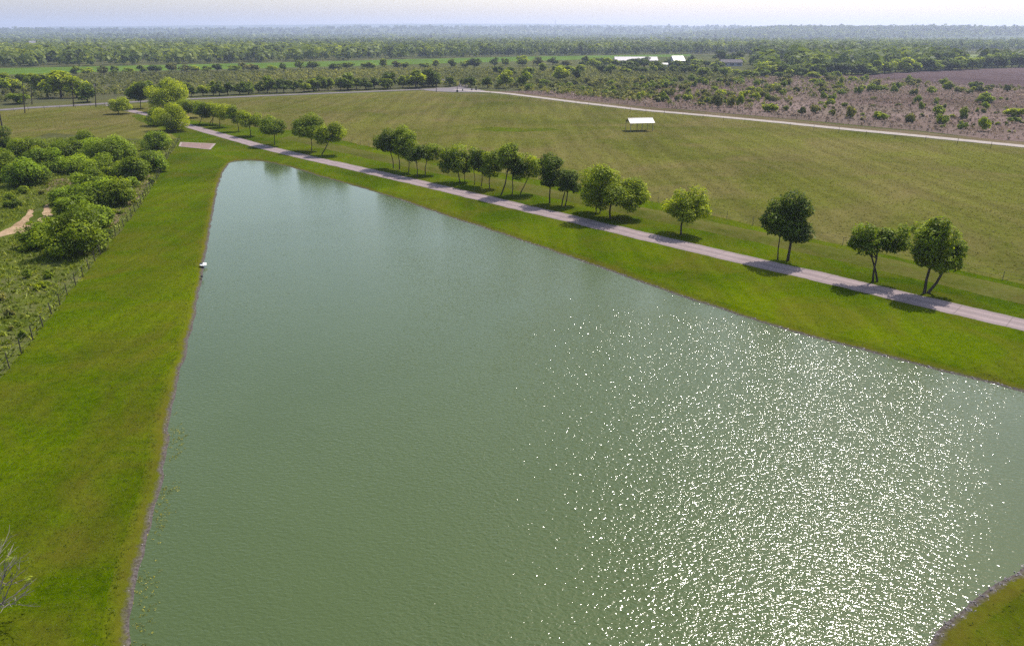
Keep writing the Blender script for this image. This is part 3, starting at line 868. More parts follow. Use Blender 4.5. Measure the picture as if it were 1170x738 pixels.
rb = random.Random(11)
def bush(px, py, wpx, hpx, lm, label, group):
    g = G(px, py); sc = math.hypot(g.y, CAM_H) / 780
    o = bpy.data.objects.new('bush', rb.choice(PB[lm])); COL.objects.link(o)
    w = wpx * sc / 2 * .9; h = hpx * sc / 1.35
    o.location = (g.x, g.y + w * .5, 0); o.scale = (w, w * rb.uniform(.85, 1.1), h); o.rotation_euler = (0, 0, rb.uniform(0, 6.28))
    return tag(o, label, 'bush', group)
def fartree(px, py, wpx, hpx, lm, label, group):
    g = G(px, py); sc = math.hypot(g.y, CAM_H) / 780
    w = wpx * sc; h = hpx * sc
    root = empty('tree', (g.x, g.y, 0), label, 'tree', group)
    root.rotation_euler = (0, 0, rb.uniform(0, 6.28)); root.scale = (w * 1.05, w * 1.05, h)
    c, tk = rb.choice(PT[lm])
    for nm, me in (('crown', c), ('trunk', tk)):
        o = bpy.data.objects.new(nm, me); COL.objects.link(o); o.parent = root
    return root

# single bushes on the dry scrubland, hand-placed: (x, y of foot, width, height, tone, label)
SCB = 'bushes on the dry scrubland'
for x, y, w, h, lm, lab in [
    (881, 128.5, 18, 12, 'leaf_light', 'bright bush by the gravel road at the left edge of the open scrubland'),
    (916, 132, 11, 11, 'leaf_olive', 'greyish upright bush near the gravel road, right of a bright bush'),
    (933, 130, 13, 11, 'leaf_olive', 'pale olive bush in the open dry scrubland behind the gravel road'),
    (951, 116, 12, 10, 'leaf_mid', 'dark green bush standing above a lower one on the bare scrubland'),
    (950, 122, 14, 9, 'leaf_light', 'low bright bush just below a dark green one on the bare scrubland'),
    (973, 135.5, 14, 17, 'leaf_olive', 'tall brownish half-bare bush close to the gravel road'),
    (1006, 137, 18, 11, 'leaf_light', 'round bright bush alone near the gravel road'),
    (1040, 141, 14, 13, 'leaf_olive', 'olive bush with a dull grey cast beside the gravel road'),
    (1074, 133, 20, 13, 'leaf_light', 'large bright bush behind a lower bush in the right scrubland'),
    (1078, 142, 16, 14, 'leaf_mid', 'leafy bush in front of the large bright bush in the right scrubland'),
    (1102, 137, 16, 14, 'leaf_light', 'light bush stacked above a darker one near the road on the right'),
    (1101, 148, 13, 11, 'leaf_mid', 'darker bush nearest the gravel road, below a light bush on the right'),
    (1124, 150.5, 18, 18, 'leaf_light', 'upright bushy yellow-green shrub nearest the gravel road on the right'),
    (1126, 125, 11, 9, 'leaf_light', 'small bush between two larger ones far right in the scrubland'),
    (1162, 134, 26, 13, 'leaf_light', 'wide bright bush at the right edge of the scrubland'),
    (1160, 141, 16, 8, 'leaf_mid', 'low bush under the wide bright bush at the right edge'),
    (1131, 118, 24, 12, 'leaf_mid', 'wide dark bush on the right below the plowed field'),
    (846, 124, 11, 17, 'leaf_light', 'first upright bush right of the olive brush, by the road'),
    (836, 123, 13, 16, 'leaf_olive', 'dull upright bush touching the first upright bush by the road'),
    (820, 123.5, 15, 17, 'leaf_olive', 'tall dull bush in brush left of the open scrubland'),
    (852, 112, 14, 11, 'leaf_light', 'bright round bush at the inner edge of the bare ground'),
    (867, 110, 12, 10, 'leaf_light', 'bright bush left of a close look-alike on the bare ground'),
    (760, 116.5, 14, 11, 'leaf_mid', 'dark bush in the brush at the far left of bare ground'),
    (785, 116, 14, 10, 'leaf_light', 'bright bush in brush above the road, left of the bare ground'),
    (733, 112, 11, 9, 'leaf_light', 'bright bush sticking out of the olive brush above the road'),
    (648, 107, 9, 7, 'leaf_light', 'small bright bush at the roadside far to the left of the brush'),
    (1049, 117, 10, 9, 'leaf_mid', 'small dark bush at the middle of the right scrubland'),
    (1053, 125, 9, 9, 'leaf_mid', 'little bush with a dark foot in the middle of the right scrubland'),
    (953, 133, 8, 8, 'leaf_olive', 'small scraggly bush left of the tall brownish bush'),
    (899, 127, 9, 6, 'leaf_light', 'tiny bright bush between bright and greyish bushes by the road')]:
    bush(x, y, w, h, lm, lab, SCB)
for x, y in SMALL:
    bush(x, y, rb.uniform(6, 15) * (.6 + y / 500), rb.uniform(5, 10) * (.6 + y / 500), rb.choice(['leaf_light', 'leaf_mid', 'leaf_mid', 'leaf_olive']), 'small low bush among the weeds left of the fence', 'small bushes among the weeds')
def in_px(x, y, poly): return bool(in_poly([x], [y], poly)[0])
# more bushes, too alike to tell apart, by field
def scatter_bush(n_, poly, wr, hr, tones, label, group, mind=6.0):
    done = []; xs = [p[0] for p in poly]; ys = [p[1] for p in poly]
    tries = 0
    while len(done) < n_ and tries < 20000:
        tries += 1
        x, y = rb.uniform(min(xs), max(xs)), rb.uniform(min(ys), max(ys))
        if not in_px(x, y, poly) or any(abs(x - a) < mind and abs(y - b) < mind * .3 for a, b in done): continue
        done.append((x, y))
    for x, y in done:
        bush(x, y, rb.uniform(*wr), rb.uniform(*hr), rb.choice(tones), label, group)
scatter_bush(75, [(700, 104), (790, 97), (870, 90), (970, 91), (1030, 95), (1100, 100), (1180, 105), (1180, 113), (1050, 110), (960, 112), (880, 118), (760, 112)], (8, 16), (6, 10), ['leaf_mid', 'leaf_light', 'leaf_olive', 'leaf_olive'], 'olive or green bush in the back half of the dry scrubland', 'bushes in the back half of the dry scrubland')
scatter_bush(45, [(880, 116), (1000, 112), (1180, 114), (1180, 156), (1050, 144), (960, 136), (880, 129)], (4, 9), (3, 7), ['leaf_mid', 'leaf_olive', 'leaf_light', 'leaf_olive'], 'small low bush dotted over the bare pinkish scrubland', 'small bushes on the bare scrubland')
scatter_bush(110, [(575, 99), (700, 93), (790, 92), (860, 96), (790, 104), (860, 118), (800, 122), (740, 117), (655, 108), (590, 103)], (7, 14), (5, 9), ['leaf_olive', 'leaf_olive', 'leaf_mid'], 'dull olive bush in the dense brush behind the gravel road', 'bushes of the dense olive brush')

# trees standing in rows and clumps
def row(n_, line, wr, hr, tones, label, group, jy=.6):
    for i in range(n_):
        f = (i + rb.uniform(.2, .8)) / n_ * (len(line) - 1); k = min(int(f), len(line) - 2); f -= k
        x = line[k][0] * (1 - f) + line[k + 1][0] * f; y = line[k][1] * (1 - f) + line[k + 1][1] * f + rb.uniform(-jy, jy)
        fartree(x, y, rb.uniform(*wr), rb.uniform(*hr), rb.choice(tones), label, group)
row(36, [(205, 111.5), (300, 107), (393, 103.4), (483, 100), (500, 99)], (10, 17), (12, 20), ['leaf_dark', 'leaf_dark', 'leaf_mid', 'leaf_light'], 'bushy tree in the hedge row along the far side of the paved road', 'trees along the far side of the paved road', .5)
row(11, [(150, 112.5), (205, 110.5)], (12, 18), (12, 20), ['leaf_dark', 'leaf_mid', 'leaf_light'], 'tree in the dark row behind the bend of the drive', 'trees behind the bend of the drive', .5)
for x, y, w, h, lm, lab in [(475, 101, 26, 20, 'leaf_light', 'big bright round-topped tree at the end of the roadside row'), (397, 103.5, 18, 19, 'leaf_mid', 'tall dark-green tree in the middle of the roadside row'), (443, 102, 17, 14, 'leaf_light', 'bright rounded tree left of the big round-topped one'),
                            (514, 99, 12, 11, 'leaf_dark', 'dark cone-like tree behind the road junction'), (538, 100, 12, 12, 'leaf_dark', 'dark tree right of the junction, beside its cone-like neighbour'), (557, 101, 13, 13, 'leaf_dark', 'dark tree farthest right of those behind the junction'), (530, 99, 9, 9, 'leaf_dark', 'smallest dark tree behind the road junction'),
                            (578, 101, 20, 20, 'leaf_light', 'bright spreading tree in the brush right of the junction'), (600, 100, 18, 18, 'leaf_mid', 'mid-green tree in the brush right of the bright spreading tree'), (640, 92, 18, 15, 'leaf_light', 'bright tree rising from the middle of the olive brush'), (658, 92, 11, 13, 'leaf_dark', 'dark narrow tree beside the bright tree in the brush'),
                            (20, 119, 24, 14, 'leaf_mid', 'dark-footed bushy tree left of the paired utility poles'), (100, 117, 22, 20, 'leaf_dark', 'dark tree at the right end of the left roadside clump'), (70, 112, 34, 30, 'leaf_light', 'large bright tree in the left roadside clump'), (48, 106, 26, 24, 'leaf_light', 'yellow-green tree at the left of the left roadside clump'),
                            (88, 112, 24, 24, 'leaf_light', 'bright domed tree right of centre in the left roadside clump'), (14, 106, 24, 22, 'leaf_light', 'pale tree by the left picture edge behind the paved road'), (-4, 108, 26, 22, 'leaf_mid', 'tree cut by the left picture edge behind the paved road'), (34, 98, 22, 16, 'leaf_mid', 'small tree at the back of the left roadside clump')]:
    fartree(x, y, w, h, lm, lab, 'separate trees near the paved road')
row(38, [(80, 85.5), (200, 83), (300, 81), (440, 78), (560, 76), (690, 74)], (9, 17), (6, 11), ['leaf_mid', 'leaf_dark', 'leaf_olive', 'leaf_light'], 'tree in the ragged hedgerow in front of the bright green crop field', 'hedgerow trees in front of the crop field', 1.4)
row(34, [(560, 86), (700, 84), (800, 86), (880, 87), (960, 90)], (9, 18), (6, 12), ['leaf_mid', 'leaf_dark', 'leaf_light'], 'tree in the broken belt between the brush and the farm buildings', 'trees in the belt before the farm', 2.2)
row(18, [(660, 77), (720, 77), (790, 77), (850, 76)], (10, 16), (6, 10), ['leaf_dark', 'leaf_mid', 'leaf_light'], 'tree standing around the white-roofed farm buildings', 'trees around the farm', 1.2)
for x, y, w, h, lab in [(822, 72, 16, 14, 'big dark round tree right of the farm buildings'), (840, 73, 20, 14, 'wide dark tree beside the big round one right of the farm'), (716, 78.5, 15, 9, 'small dark tree before the left end of the long barn'), (748, 79, 13, 9, 'low dark tree before the right end of the long barn'), (736, 77, 16, 12, 'dark tree in front of the long white-roofed barn'), (790, 72, 9, 9, 'dark tree hard against the right side of the white house')]:
    fartree(x, y, w, h, 'leaf_dark', lab, 'separate trees by the farm')
row(44, [(868, 86), (970, 86), (1050, 81.5), (1100, 79.5), (1180, 76.5)], (14, 24), (11, 16), ['leaf_mid', 'leaf_far', 'leaf_dark', 'leaf_light'], 'large tree in the line behind the plowed field', 'trees behind the plowed field', .7)

# ------------------------------------------------------------------ woodland masses
def woods(name, polys, spacing, size, cards, leafm, label=None, tone=(.0, 1.0), hfac=(.5, 1.35), card=None, uv=None):
    """a wood that reads as one mass: many tree crowns in one object"""
    r = np.random.default_rng(len(name) * 7 + int(spacing))
    X, Y = [], []
    for poly in polys:
        w = np.array([(p if isinstance(p, Vector) else G(*p))[:2] for p in poly])
        x0, y0 = w.min(0); x1, y1 = w.max(0)
        k = int((x1 - x0) * (y1 - y0) / spacing ** 2)
        k = min(k, 900000)
        x = r.uniform(x0, x1, k); y = r.uniform(y0, y1, k)
        ok = in_poly(x, y, w) & (np.abs(x) < y * .80 + 60)
        X.append(x[ok]); Y.append(y[ok])
    X = np.concatenate(X); Y = np.concatenate(Y); k = len(X)
    Z = hill_z(X, Y)
    H = size * r.uniform(*hfac, k); W = H * r.uniform(.36, .55, k)
    d = r.normal(size=(k, cards, 3)); d /= np.linalg.norm(d, axis=2)[..., None]
    q = .62 + .42 * r.random((k, cards, 1))
    off = d * q * np.stack([W, W, H * .42], 1)[:, None, :]
    off[..., 2] += (H * .56)[:, None]
    C_ = off + np.stack([X, Y, Z], 1)[:, None, :]
    C_ = C_.reshape(-1, 3); N_ = d.reshape(-1, 3)
    nn = len(C_)
    nrm = N_ * .9 + r.normal(size=(nn, 3)) * .4 + np.array([0, 0, .8]); nrm /= np.linalg.norm(nrm, axis=1)[:, None]
    a = np.cross(nrm, r.normal(size=(nn, 3))); a /= np.linalg.norm(a, axis=1)[:, None]
    b = np.cross(nrm, a)
    s = (np.repeat(W, cards) * (card or .42) * r.uniform(.6, 1.3, nn))[:, None]
    V = np.stack([C_ + a * s, C_ + b * s * .7, C_ - a * s, C_ - b * s * .7], 1).reshape(-1, 3)
    F = np.arange(4 * nn).reshape(nn, 4)
    q1 = np.sin(X / 37 + 2 * np.sin(Y / 61)) * np.sin(Y / 83 + 1.7 * np.sin(X / 97)) + .6 * np.sin(X / 190 + Y / 260)
    tree_t = np.clip(.45 + .22 * q1 + r.normal(size=k) * .22, 0, 1)
    T = np.clip(np.repeat(tree_t, cards) * .75 + r.random(nn) * .25, 0, 1)
    o = link(name, mesh_np(name, V, F, T), M[leafm])
    print(name, k, 'trees', nn, 'faces')
    return tag(o, kind='stuff')

woods('woodland', [[(-140, 80.5), (0, 77.8), (150, 74.8), (300, 71.8), (440, 68.2), (590, 64.7), (780, 61.9), (900, 62), (900, 54.5), (600, 55), (260, 57), (20, 58), (-140, 58)]], 13, 12, 26, 'leaf_far')
woods('woodland', [[(860, 84.5), (970, 85), (1050, 80.5), (1110, 78), (1180, 75.5), (1260, 74), (1260, 72.5), (1100, 74), (1060, 66), (1040, 60), (860, 60)], [(860, 59.5), (1060, 59.4), (1300, 55.5), (1300, 53), (860, 55)]], 13, 12.5, 26, 'leaf_far')
woods('distant_woodland', [[(-160, 54.8), (905, 52.4), (1320, 51.5), (1320, 49), (-160, 49)], [(-160, 47.4), (340, 47.2), (1320, 47), (1320, 44.5), (-160, 44.5)]], 24, 13, 14, 'leaf_far', card=.6)
woods('distant_woodland', [[Vector((-5200, 3000)), Vector((5200, 3000)), Vector((9000, 6900)), Vector((-9000, 6900))]], 62, 17, 9, 'leaf_far', card=.9)
woods('low_brush', [[(-100, 114), (0, 118), (60, 112), (207, 108.5), (300, 105), (483, 98.5), (560, 101), (640, 108), (735, 118), (750, 110), (720, 99), (840, 88.5), (790, 80), (680, 78), (560, 79), (440, 79), (300, 82), (110, 86), (0, 90), (-100, 95)]], 2.9, 1.7, 11, 'leaf_olive', card=.55, hfac=(.5, 1.4))

woods('dry_brush', [[(590, 105.8), (657, 113.8), (735, 122), (800, 127), (880, 134), (960, 141.5), (1050, 150), (1170, 162), (1260, 172), (1260, 106), (1170, 101), (1102, 96.5), (1025, 91.4), (968, 87), (860, 88), (790, 96), (720, 104), (650, 104)]], 2.1, .75, 10, 'leaf_dead', card=.6, hfac=(.4, 1.5))
woods('low_brush', [[(590, 104), (657, 111), (735, 119), (800, 124), (860, 128), (900, 116), (1030, 100), (1170, 106), (1240, 108), (1240, 103), (1102, 97.5), (1025, 92.4), (968, 88), (860, 89), (790, 93), (720, 101)]], 7.5, 1.7, 14, 'leaf_olive', card=.55, hfac=(.5, 1.4))

# ------------------------------------------------------------------ grass, weeds and shore plants
bank_np = [(p.x, p.y) for p in mid1]
def tufts(name, mat, k, region, h, width, blades, r_seed, reject=None, lean=.6, z=0.0, tone=(0, 1)):
    r = np.random.default_rng(r_seed)
    w = np.array(region)
    x = r.uniform(w[:, 0].min(), w[:, 0].max(), k); y = r.uniform(w[:, 1].min(), w[:, 1].max(), k)
    ok = in_poly(x, y, region)
    for rj in (reject or []): ok &= ~in_poly(x, y, rj)
    ok &= (np.abs(x) < y * .86 + 8) & (y > 12)
    x, y = x[ok], y[ok]; k = len(x)
    x = np.repeat(x, blades) + r.normal(size=k * blades) * width * .9; y = np.repeat(y, blades) + r.normal(size=k * blades) * width * .9
    nn = len(x)
    a = r.uniform(0, 6.283, nn); hh = h * r.uniform(.45, 1.3, nn); wd = width * r.uniform(.5, 1.2, nn)
    ca, sa = np.cos(a), np.sin(a); l = r.normal(size=(nn, 2)) * lean * hh[:, None]
    zz = np.full(nn, z)
    V = np.stack([np.stack([x - ca * wd, y - sa * wd, zz], 1), np.stack([x + ca * wd, y + sa * wd, zz], 1), np.stack([x + l[:, 0], y + l[:, 1], zz + hh], 1)], 1).reshape(-1, 3)
    F = np.arange(3 * nn).reshape(nn, 3)
    T = np.clip(np.repeat(r.random(k) * .6, blades) + r.random(nn) * .4, 0, 1) * (tone[1] - tone[0]) + tone[0]
    o = link(name, mesh_np(name, V, F, T), mat)
    print(name, nn)
    return tag(o, kind='stuff')
drive_strip = []
cl = [p for p in drive_c]
L, R_ = [], []
for i, p in enumerate(cl):
    tt = cl[min(i + 1, len(cl) - 1)] - cl[max(i - 1, 0)]; tt.normalize()
    L.append((p.x - tt.y * 1.95, p.y + tt.x * 1.95)); R_.append((p.x + tt.y * 1.95, p.y - tt.x * 1.95))
drive_strip = L + R_[::-1]
slab_poly = [(p.x, p.y) for p in sq]
left_lawn = [tuple(G(*p).to_2d()) for p in [(-60, 497), (-20, 455), (31, 396), (90, 323), (129, 273), (170, 219), (206, 160), (262, 186), (240, 260), (215, 400), (190, 500), (150, 700)]] + [(-14, 12), (-30, 12), (-48, 20)]
lawn_np = [(p.x, p.y) for p in lawn_poly]
tufts('lawn_blades', M['blade'], 230000, [p for p in left_lawn], .045, .035, 3, 21, [bank_np, slab_poly], lean=1.5, tone=(.35, .85))
tufts('lawn_blades', M['blade'], 150000, [(-70, 40), (-40, 230), (-100, 230), (90, 20), (92, 60), (40, 100), (0, 150), (-60, 220)] and [(p.x, p.y) for p in lawn_poly], .07, .05, 2, 22, [bank_np, drive_strip, slab_poly, left_lawn], lean=1.2, tone=(.3, .85))
mead = [tuple(G(*p).to_2d()) for p in [(0, 129), (125, 124), (300, 113), (483, 106), (590, 111), (735, 129), (880, 142), (1050, 159), (1170, 171), (1300, 184), (1300, 353), (1170, 325), (937, 275), (749, 231), (431, 170), (345, 150), (200, 138), (130, 150), (0, 160)]]
tufts('meadow_grass', M['blade_dry'], 190000, mead, .10, .09, 2, 23, [drive_strip], lean=1.2, tone=(.1, .9))
rough_np = [(p.x, p.y) for p in rough_poly]
tufts('weeds', M['weed'], 60000, rough_np, .34, .13, 3, 24, [[tuple(G(*p).to_2d()) for p in [(-40, 292), (0, 264), (30, 244), (55, 233), (60, 245), (42, 265), (0, 274), (-40, 302)]]], lean=.8)

def shore_scatter(name, mat, i_range, k, off, size, seed, leafy=False):
    """things lying along the waterline: stones, or floating and rooted weeds"""
    r = np.random.default_rng(seed)
    sel = [i for i in range(len(shore)) if i_range(shore[i])]
    V, F, T = [], [], []; nv = 0
    if leafy:
        idx = r.choice(sel, k)
        clump = np.array([mnoise.noise((shore[i].x * .33, shore[i].y * .33, 2)) for i in idx])
        idx = idx[clump > -.3 + .3 * r.random(len(idx))]
        cs = []
        for i in idx:
            nrm = (rim[i] - shore[i]); nrm.normalize()
            o = -r.uniform(*off)
            p = shore[i] + nrm * o
            cs.append((p.x + r.normal() * .1, p.y + r.normal() * .5, WZ + .03))
        v, f, t_ = leaves(cs, [np.array([.12, .12, .04])] * len(cs), [6] * len(cs), size, r, up=1.2)
        v[:, 2] = np.maximum(v[:, 2], WZ + .005)
        me = mesh_np(name, v, f, t_)
    else:
        mb = MB()
        for i in r.choice(sel, k):
            nrm = (rim[i] - shore[i]); L_ = nrm.length; nrm.normalize()
            o = r.uniform(*off); p = shore[i] + nrm * o + Vector((r.normal(), r.normal())) * .1
            z = WZ + (.18 * o / (L_ * .45) if o > 0 else .24 * o)
            s = size * r.uniform(.4, 1.3); a = r.uniform(0, 6.28)
            vs = []
            for (dx, dy, dz) in ((1, 0, 0), (.4, .8, 0), (-.7, .6, 0), (-.9, -.3, 0), (.1, -.9, 0), (.3, .1, .6), (-.3, .1, .7)):
                q = 1 + r.uniform(-.25, .25)
                vs.append((p.x + s * q * (dx * math.cos(a) - dy * math.sin(a)), p.y + s * q * (dx * math.sin(a) + dy * math.cos(a)), z - s * .15 + s * dz * q))
            mb.add(vs, [(0, 1, 5), (1, 2, 6, 5), (2, 3, 6), (3, 4, 6), (4, 0, 5), (4, 5, 6)])
        me = mb.mesh(name)
    o = link(name, me, mat)
    return tag(o, kind='stuff')
shore_scatter('shore_gravel', M['stone'], lambda p: p.x < 0 and p.y < 130, 500, (-.3, .3), .035, 31)
shore_scatter('shore_gravel', M['stone'], lambda p: p.x > 8 and p.y < 42, 5200, (-.7, .35), .042, 32)
shore_scatter('shore_gravel', M['stone'], lambda p: p.x > -20 and p.y > 45 and p.y < 150, 900, (-.1, .25), .07, 33)
shore_scatter('shore_weed', M['weed_yellow'], lambda p: p.x < -8 and 15 < p.y < 45, 460, (.05, .95), .045, 34, True)

# ------------------------------------------------------------------ fences
def fence(label, px, spacing, h, w, matp, wires, post_w=.09, top_var=.12, group='field fences'):
    line = resample([G(*p) for p in px], .5)
    root = empty('fence', (line[0].x, line[0].y, 0), label, 'fence', group)
    o0 = Vector((line[0].x, line[0].y, 0))
    r = random.Random(int(spacing * 100) + len(px))
    pm = []
    for k in range(3):
        mb = MB(); mb.tube([(0, 0, -.1), (0, 0, h * .5), (.01, 0, h)], [post_w, post_w * .95, post_w * .85], 6); pm.append(mb.mesh('post')); pm[-1].materials.append(M[matp])
    tops = []; acc = spacing; last = line[0]
    for p in line:
        acc += (p - last).length; last = p
        if acc >= spacing and len(tops) < 99:
            acc = 0
            q = Vector((p.x, p.y, 0)) - o0
            po = bpy.data.objects.new('post', r.choice(pm)); COL.objects.link(po); po.parent = root
            po.location = q; s = r.uniform(1 - top_var, 1 + top_var); po.scale = (1, 1, s)
            po.rotation_euler = (r.uniform(-.05, .05), r.uniform(-.05, .05), r.uniform(0, 6))
            tops.append(q)
    for k in range(wires):
        z = h * (.92 - k * .9 / wires)
        mb = MB(); pts = []
        for a, b in zip(tops[:-1], tops[1:]):
            pts += [a + Vector((0, 0, z)), a.lerp(b, .5) + Vector((0, 0, z - .03))]
        pts.append(tops[-1] + Vector((0, 0, z)))
        mb.tube(pts, [w] * len(pts), 4)
        mb.build('wire', M['wire'], root)
    return root
fence('dark post and wire fence between the left lawn and the rough ground', fence_left_px, 2.6, 1.35, .004, 'post', 3, .052)
fence('thin wire fence on slim posts along the near edge of the meadow', fence_mead_px, 4.2, 1.25, .009, 'steel_post', 3, .035, .25)
fence('wire fence on slim posts along the near side of the pale gravel road', [(560, 109), (657, 120.5), (735, 130), (800, 136), (880, 143.5), (960, 152), (1050, 161), (1170, 174), (1260, 183)], 7.5, 1.3, .012, 'post', 2, .055, .3)
fence('wire fence on dark posts along the far side of the pale gravel road', [(570, 104.6), (657, 112.8), (735, 121.5), (800, 126.5), (880, 133.5), (960, 141), (1050, 149.5), (1170, 161)], 5.0, 1.3, .015, 'post', 3, .06, .2)
fence('wire fence on dark posts along the near side of the paved road', [(0, 129.5), (29, 126.6), (81, 123.8), (122, 121.8)], 5.0, 1.3, .015, 'post', 2, .06, .2)

# ------------------------------------------------------------------ utility poles
def upole(foot, top, label, arm=1.8, light=False, r0=.17):
    g = G(*foot); x, z = P(top[0], top[1], g.y)
    root = empty('utility_pole', g, label, 'utility pole', 'utility poles')
    tip = Vector((x - g.x, 0, z))
    mb = MB(); mb.tube([(0, 0, -.2), tuple(tip * .5), tuple(tip)], [r0, r0 * .85, r0 * .65], 8); mb.build('pole', M['pole'], root)
    if arm:
        mb = MB(); c = tip * .94
        mb.tube([(c.x - arm / 2, c.y - .15, c.z), (c.x + arm / 2, c.y - .15, c.z)], [.07, .07], 4); mb.build('crossarm', M['pole'], root)
        for k in (-.46, 0, .46):
            mb = MB(); mb.tube([(c.x + arm * k, c.y - .15, c.z + .05), (c.x + arm * k, c.y - .15, c.z + .2), (c.x + arm * k, c.y - .15, c.z + .28)], [.04, .06, .03], 6); mb.build('insulator', M['frame'], root)
    if light:
        mb = MB(); mb.tube([(tip.x - .3, -.3, tip.z - .25), (tip.x - .3, -.3, tip.z - 1.15)], [.26, .26], 8); mb.build('transformer', M['frame'], root)
    return root
upole((28.5, 129.5), (25.5, 95), 'wooden utility pole standing in the meadow edge, left of the paved road')
upole((36.5, 119.8), (35.5, 100), 'shorter utility pole beyond the road, close behind the left one', arm=1.4)
upole((84, 122), (82.5, 95), 'dark utility pole in front of the left roadside trees', arm=0, r0=.2)
upole((109.5, 122.5), (108.5, 96), 'utility pole with a round transformer can, near the bend of the drive', arm=1.2, light=True)
upole((498.5, 105.5), (498, 73), 'tall utility pole with crossarm at the road junction')
upole((352.6, 104), (352.4, 79), 'slim utility pole behind the meadow, above the paired trees', arm=0, r0=.13)
upole((6, 163), (-3, 118), 'leaning dark pole at the left picture edge', arm=0, r0=.2)

# ------------------------------------------------------------------ open-sided shelter in the meadow
def shelter():
    c = G(730.5, 149.5)
    root = empty('field_shelter', c, 'white gable-roofed open shelter on slim posts in the middle of the meadow', 'shelter')
    root.rotation_euler = (0, 0, rad(11))
    L_, W_, He, Hr = 7.5, 4.0, 2.5, 3.5
    for sy in (-1, 1):
        mb = MB()
        y1 = sy * (W_ / 2 + .25); ze = He - .12
        a = [(-L_ / 2, 0, Hr), (L_ / 2, 0, Hr), (L_ / 2, y1, ze), (-L_ / 2, y1, ze)]
        b = [(x, y, z - .03) for x, y, z in a]
        mb.add(a + b, [(0, 1, 2, 3), (7, 6, 5, 4), (0, 4, 5, 1), (1, 5, 6, 2), (2, 6, 7, 3), (3, 7, 4, 0)])
        nr = 24
        for i in range(nr):
            x = -L_ / 2 + .16 + i * (L_ - .32) / (nr - 1)
            mb.tube([(x, sy * .03, Hr + .012), (x, y1, ze + .012)], [.022, .022], 4)
        mb.build('roof_panel', M['white_metal'], root)
    mb = MB(); mb.tube([(-L_ / 2 - .02, 0, Hr + .03), (L_ / 2 + .02, 0, Hr + .03)], [.09, .09], 6); mb.build('ridge_cap', M['white_metal'], root)
    for x in (-L_ / 2 + .25, 0, L_ / 2 - .5):
        mb = MB()
        mb.tube([(x, -W_ / 2, He - .16), (x, 0, Hr - .14), (x, W_ / 2, He - .16)], [.05] * 3, 4); mb.tube([(x, -W_ / 2, He - .2), (x, W_ / 2, He - .2)], [.045] * 2, 4)
        mb.build('truss', M['frame'], root)
        for sy in (-1, 1):
            mb = MB(); mb.box(x - .06, x + .06, sy * W_ / 2 - .06, sy * W_ / 2 + .06, -.1, He - .1); mb.build('post', M['frame'], root)
    for sy in (-1, 1):
        mb = MB(); mb.tube([(-L_ / 2 + .25, sy * W_ / 2, 1.9), (-L_ / 2 + 1.1, sy * W_ / 2, He - .2)], [.035] * 2, 4); mb.tube([(L_ / 2 - .5, sy * W_ / 2, 1.9), (L_ / 2 - 1.35, sy * W_ / 2, He - .2)], [.035] * 2, 4)
        mb.build('brace', M['frame'], root)
shelter()

# ------------------------------------------------------------------ buildings in the distance
def building(name, label, px, py, wpx, depth, eave, ridge, wallm, roofm, rot=0.0, windows=3, over=.4, group=None, doors=1):
    c = G(px, py); w = wpx * math.hypot(c.y, CAM_H) / 780
    root = empty(name, c, label, 'building', group); root.rotation_euler = (0, 0, rad(rot))
    mb = MB(); d = depth
    mb.add([(-w / 2, 0, -.2), (w / 2, 0, -.2), (w / 2, d, -.2), (-w / 2, d, -.2), (-w / 2, 0, eave), (w / 2, 0, eave), (w / 2, d, eave), (-w / 2, d, eave), (-w / 2, d / 2, ridge - .05), (w / 2, d / 2, ridge - .05)],
           [(0, 1, 5, 4), (1, 2, 6, 9, 5), (2, 3, 7, 6), (3, 0, 4, 8, 7)])
    mb.build('wall', wallm, root)
    mb = MB(); sl = (ridge - eave) / (d / 2)
    y0, y1 = -over, d + over; z0 = eave - over * sl
    a = [(-w / 2 - over, y0, z0), (w / 2 + over, y0, z0), (w / 2 + over, d / 2, ridge), (-w / 2 - over, d / 2, ridge), (w / 2 + over, y1, z0), (-w / 2 - over, y1, z0)]
    b = [(x, y, z + .2) for x, y, z in a]
    mb.add(a + b, [(3, 2, 1, 0), (5, 4, 2, 3), (6, 7, 8, 9), (9, 8, 10, 11), (0, 1, 7, 6), (4, 5, 11, 10), (0, 6, 9, 3), (3, 9, 11, 5), (1, 2, 8, 7), (2, 4, 10, 8)])
    mb.build('roof', roofm, root)
    for i in range(windows):
        x = -w / 2 + w * (i + .5) / windows
        mb = MB(); mb.box(x - w * .1, x + w * .1, -.06, -.003, eave * .3, eave * .75); mb.build('window', M['glass'], root)
    return root
building('barn', 'long white-roofed barn with tan walls behind the brush', 727, 75, 45, 15, 4.0, 6.8, M['tan_wall'], M['white_metal'], -2, 4)
building('house', 'white gabled farmhouse beside the long barn', 776, 75.5, 12.5, 10, 4.2, 7.8, M['white_paint'], M['white_metal'], 14, 2)
building('shed', 'small low white shed between barn and farmhouse', 759, 77.5, 7, 4, 2.4, 3.4, M['white_paint'], M['white_metal'], 0, 0)
building('house', 'low dark-roofed house under the big dark trees right of the farm', 836, 76, 22, 10, 3.0, 5.2, M['white_paint'], M['dark_roof'], -3, 3)
building('house', 'small white house in the far woods at the left', 38, 58.5, 6, 12, 9, 15, M['white_paint'], M['white_metal'], 10, 0)
building('house', 'low white-roofed house in the far woods, second from the left edge', 117, 58.8, 8, 12, 8, 13, M['white_paint'], M['white_metal'], -5, 0)

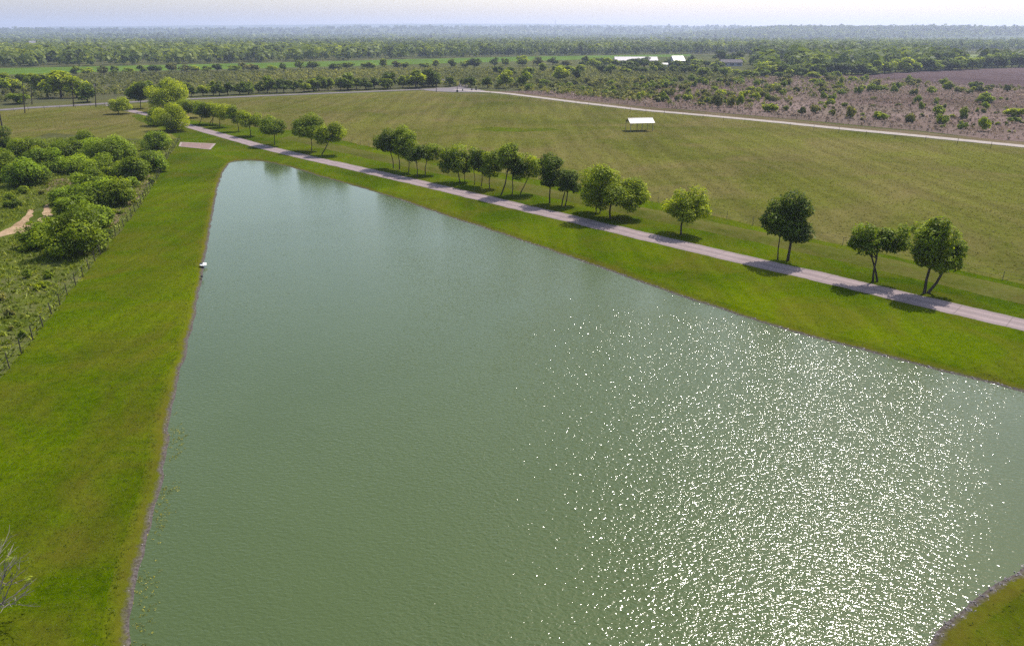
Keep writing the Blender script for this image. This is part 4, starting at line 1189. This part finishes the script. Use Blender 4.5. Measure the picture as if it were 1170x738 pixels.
# white things on the grass by the left shore
g = G(232.5, 303)
root = empty('plastic_bag', g, 'crumpled white bag with a dark hollow lying on the grass by the left shore', 'bag')
bm = bmesh.new(); bmesh.ops.create_icosphere(bm, subdivisions=3, radius=.33)
for v in bm.verts:
    k = 1 + .35 * mnoise.noise(v.co * 4) + .2 * mnoise.noise(v.co * 9)
    v.co = Vector((v.co.x * k * 1.1, v.co.y * k * 1.4, max(-.03, v.co.z * k * .5 + .1)))
    if v.co.x < -.05 and abs(v.co.y) < .28: v.co.z *= .35
me = bpy.data.meshes.new('bag'); bm.to_mesh(me); bm.free(); link('bag', me, M['plastic'], root)
mb = MB(); mb.tube([(-.25, -.2, .12), (-.3, .0, .17), (-.2, .22, .13)], [.1, .15, .08], 7); mb.build('opening', M['dark'], root)
g = G(230.8, 316.5)
bm = bmesh.new(); bmesh.ops.create_icosphere(bm, subdivisions=2, radius=.16)
for v in bm.verts: v.co *= 1 + .3 * mnoise.noise(v.co * 9); v.co.z = v.co.z * .8 + .08
me = bpy.data.meshes.new('stone'); bm.to_mesh(me); bm.free()
tag(link('stone', me, M['dark'], None, g), 'dark round stone at the waterline below the white bag', 'stone')

# small posts at the road junction
for x, y, h, w, lab in [(522.5, 105.4, 2.4, .18, 'dark post with a box on top at the near edge of the road junction'), (528.6, 104.2, .8, .3, 'stubby dark bollard right of the boxed post at the junction'), (539, 103.6, .8, .35, 'low dark bollard in the middle right of the junction'), (544, 103.4, 1.6, .35, 'taller dark marker post at the right end of the junction')]:
    g = G(x, y); root = empty('marker_post', g, lab, 'post', 'small posts at the road junction')
    mb = MB(); mb.tube([(0, 0, -.1), (0, 0, h)], [w, w * .9], 7); mb.build('shaft', M['dark'], root)
    if h > 2:
        mb = MB(); mb.box(-.45, .45, -.35, .35, .0, .9); mb.build('box', M['dark'], root)
    else:
        mb = MB(); mb.tube([(0, 0, h), (0, 0, h + .12), (0, 0, h + .2)], [w * 1.25, w * 1.2, w * .5], 7); mb.build('cap', M['dark'], root)

# thin mast on the far ridge
g = Vector((0, 6100, 0)); x, z = P(634.6, 22.5, 6100); zz = float(hill_z(np.array([x]), np.array([6100.]))[0])
root = empty('radio_mast', (x, 6100, zz), 'thin radio mast on the far ridge', 'mast')
mb = MB(); mb.tube([(0, 0, -2), (0, 0, z - zz)], [1.6, .9], 5); mb.build('mast', M['frame'], root)
mb = MB(); mb.tube([(-5, 0, (z - zz) * .55), (5, 0, (z - zz) * .55)], [.8, .8], 4); mb.build('antenna', M['frame'], root)
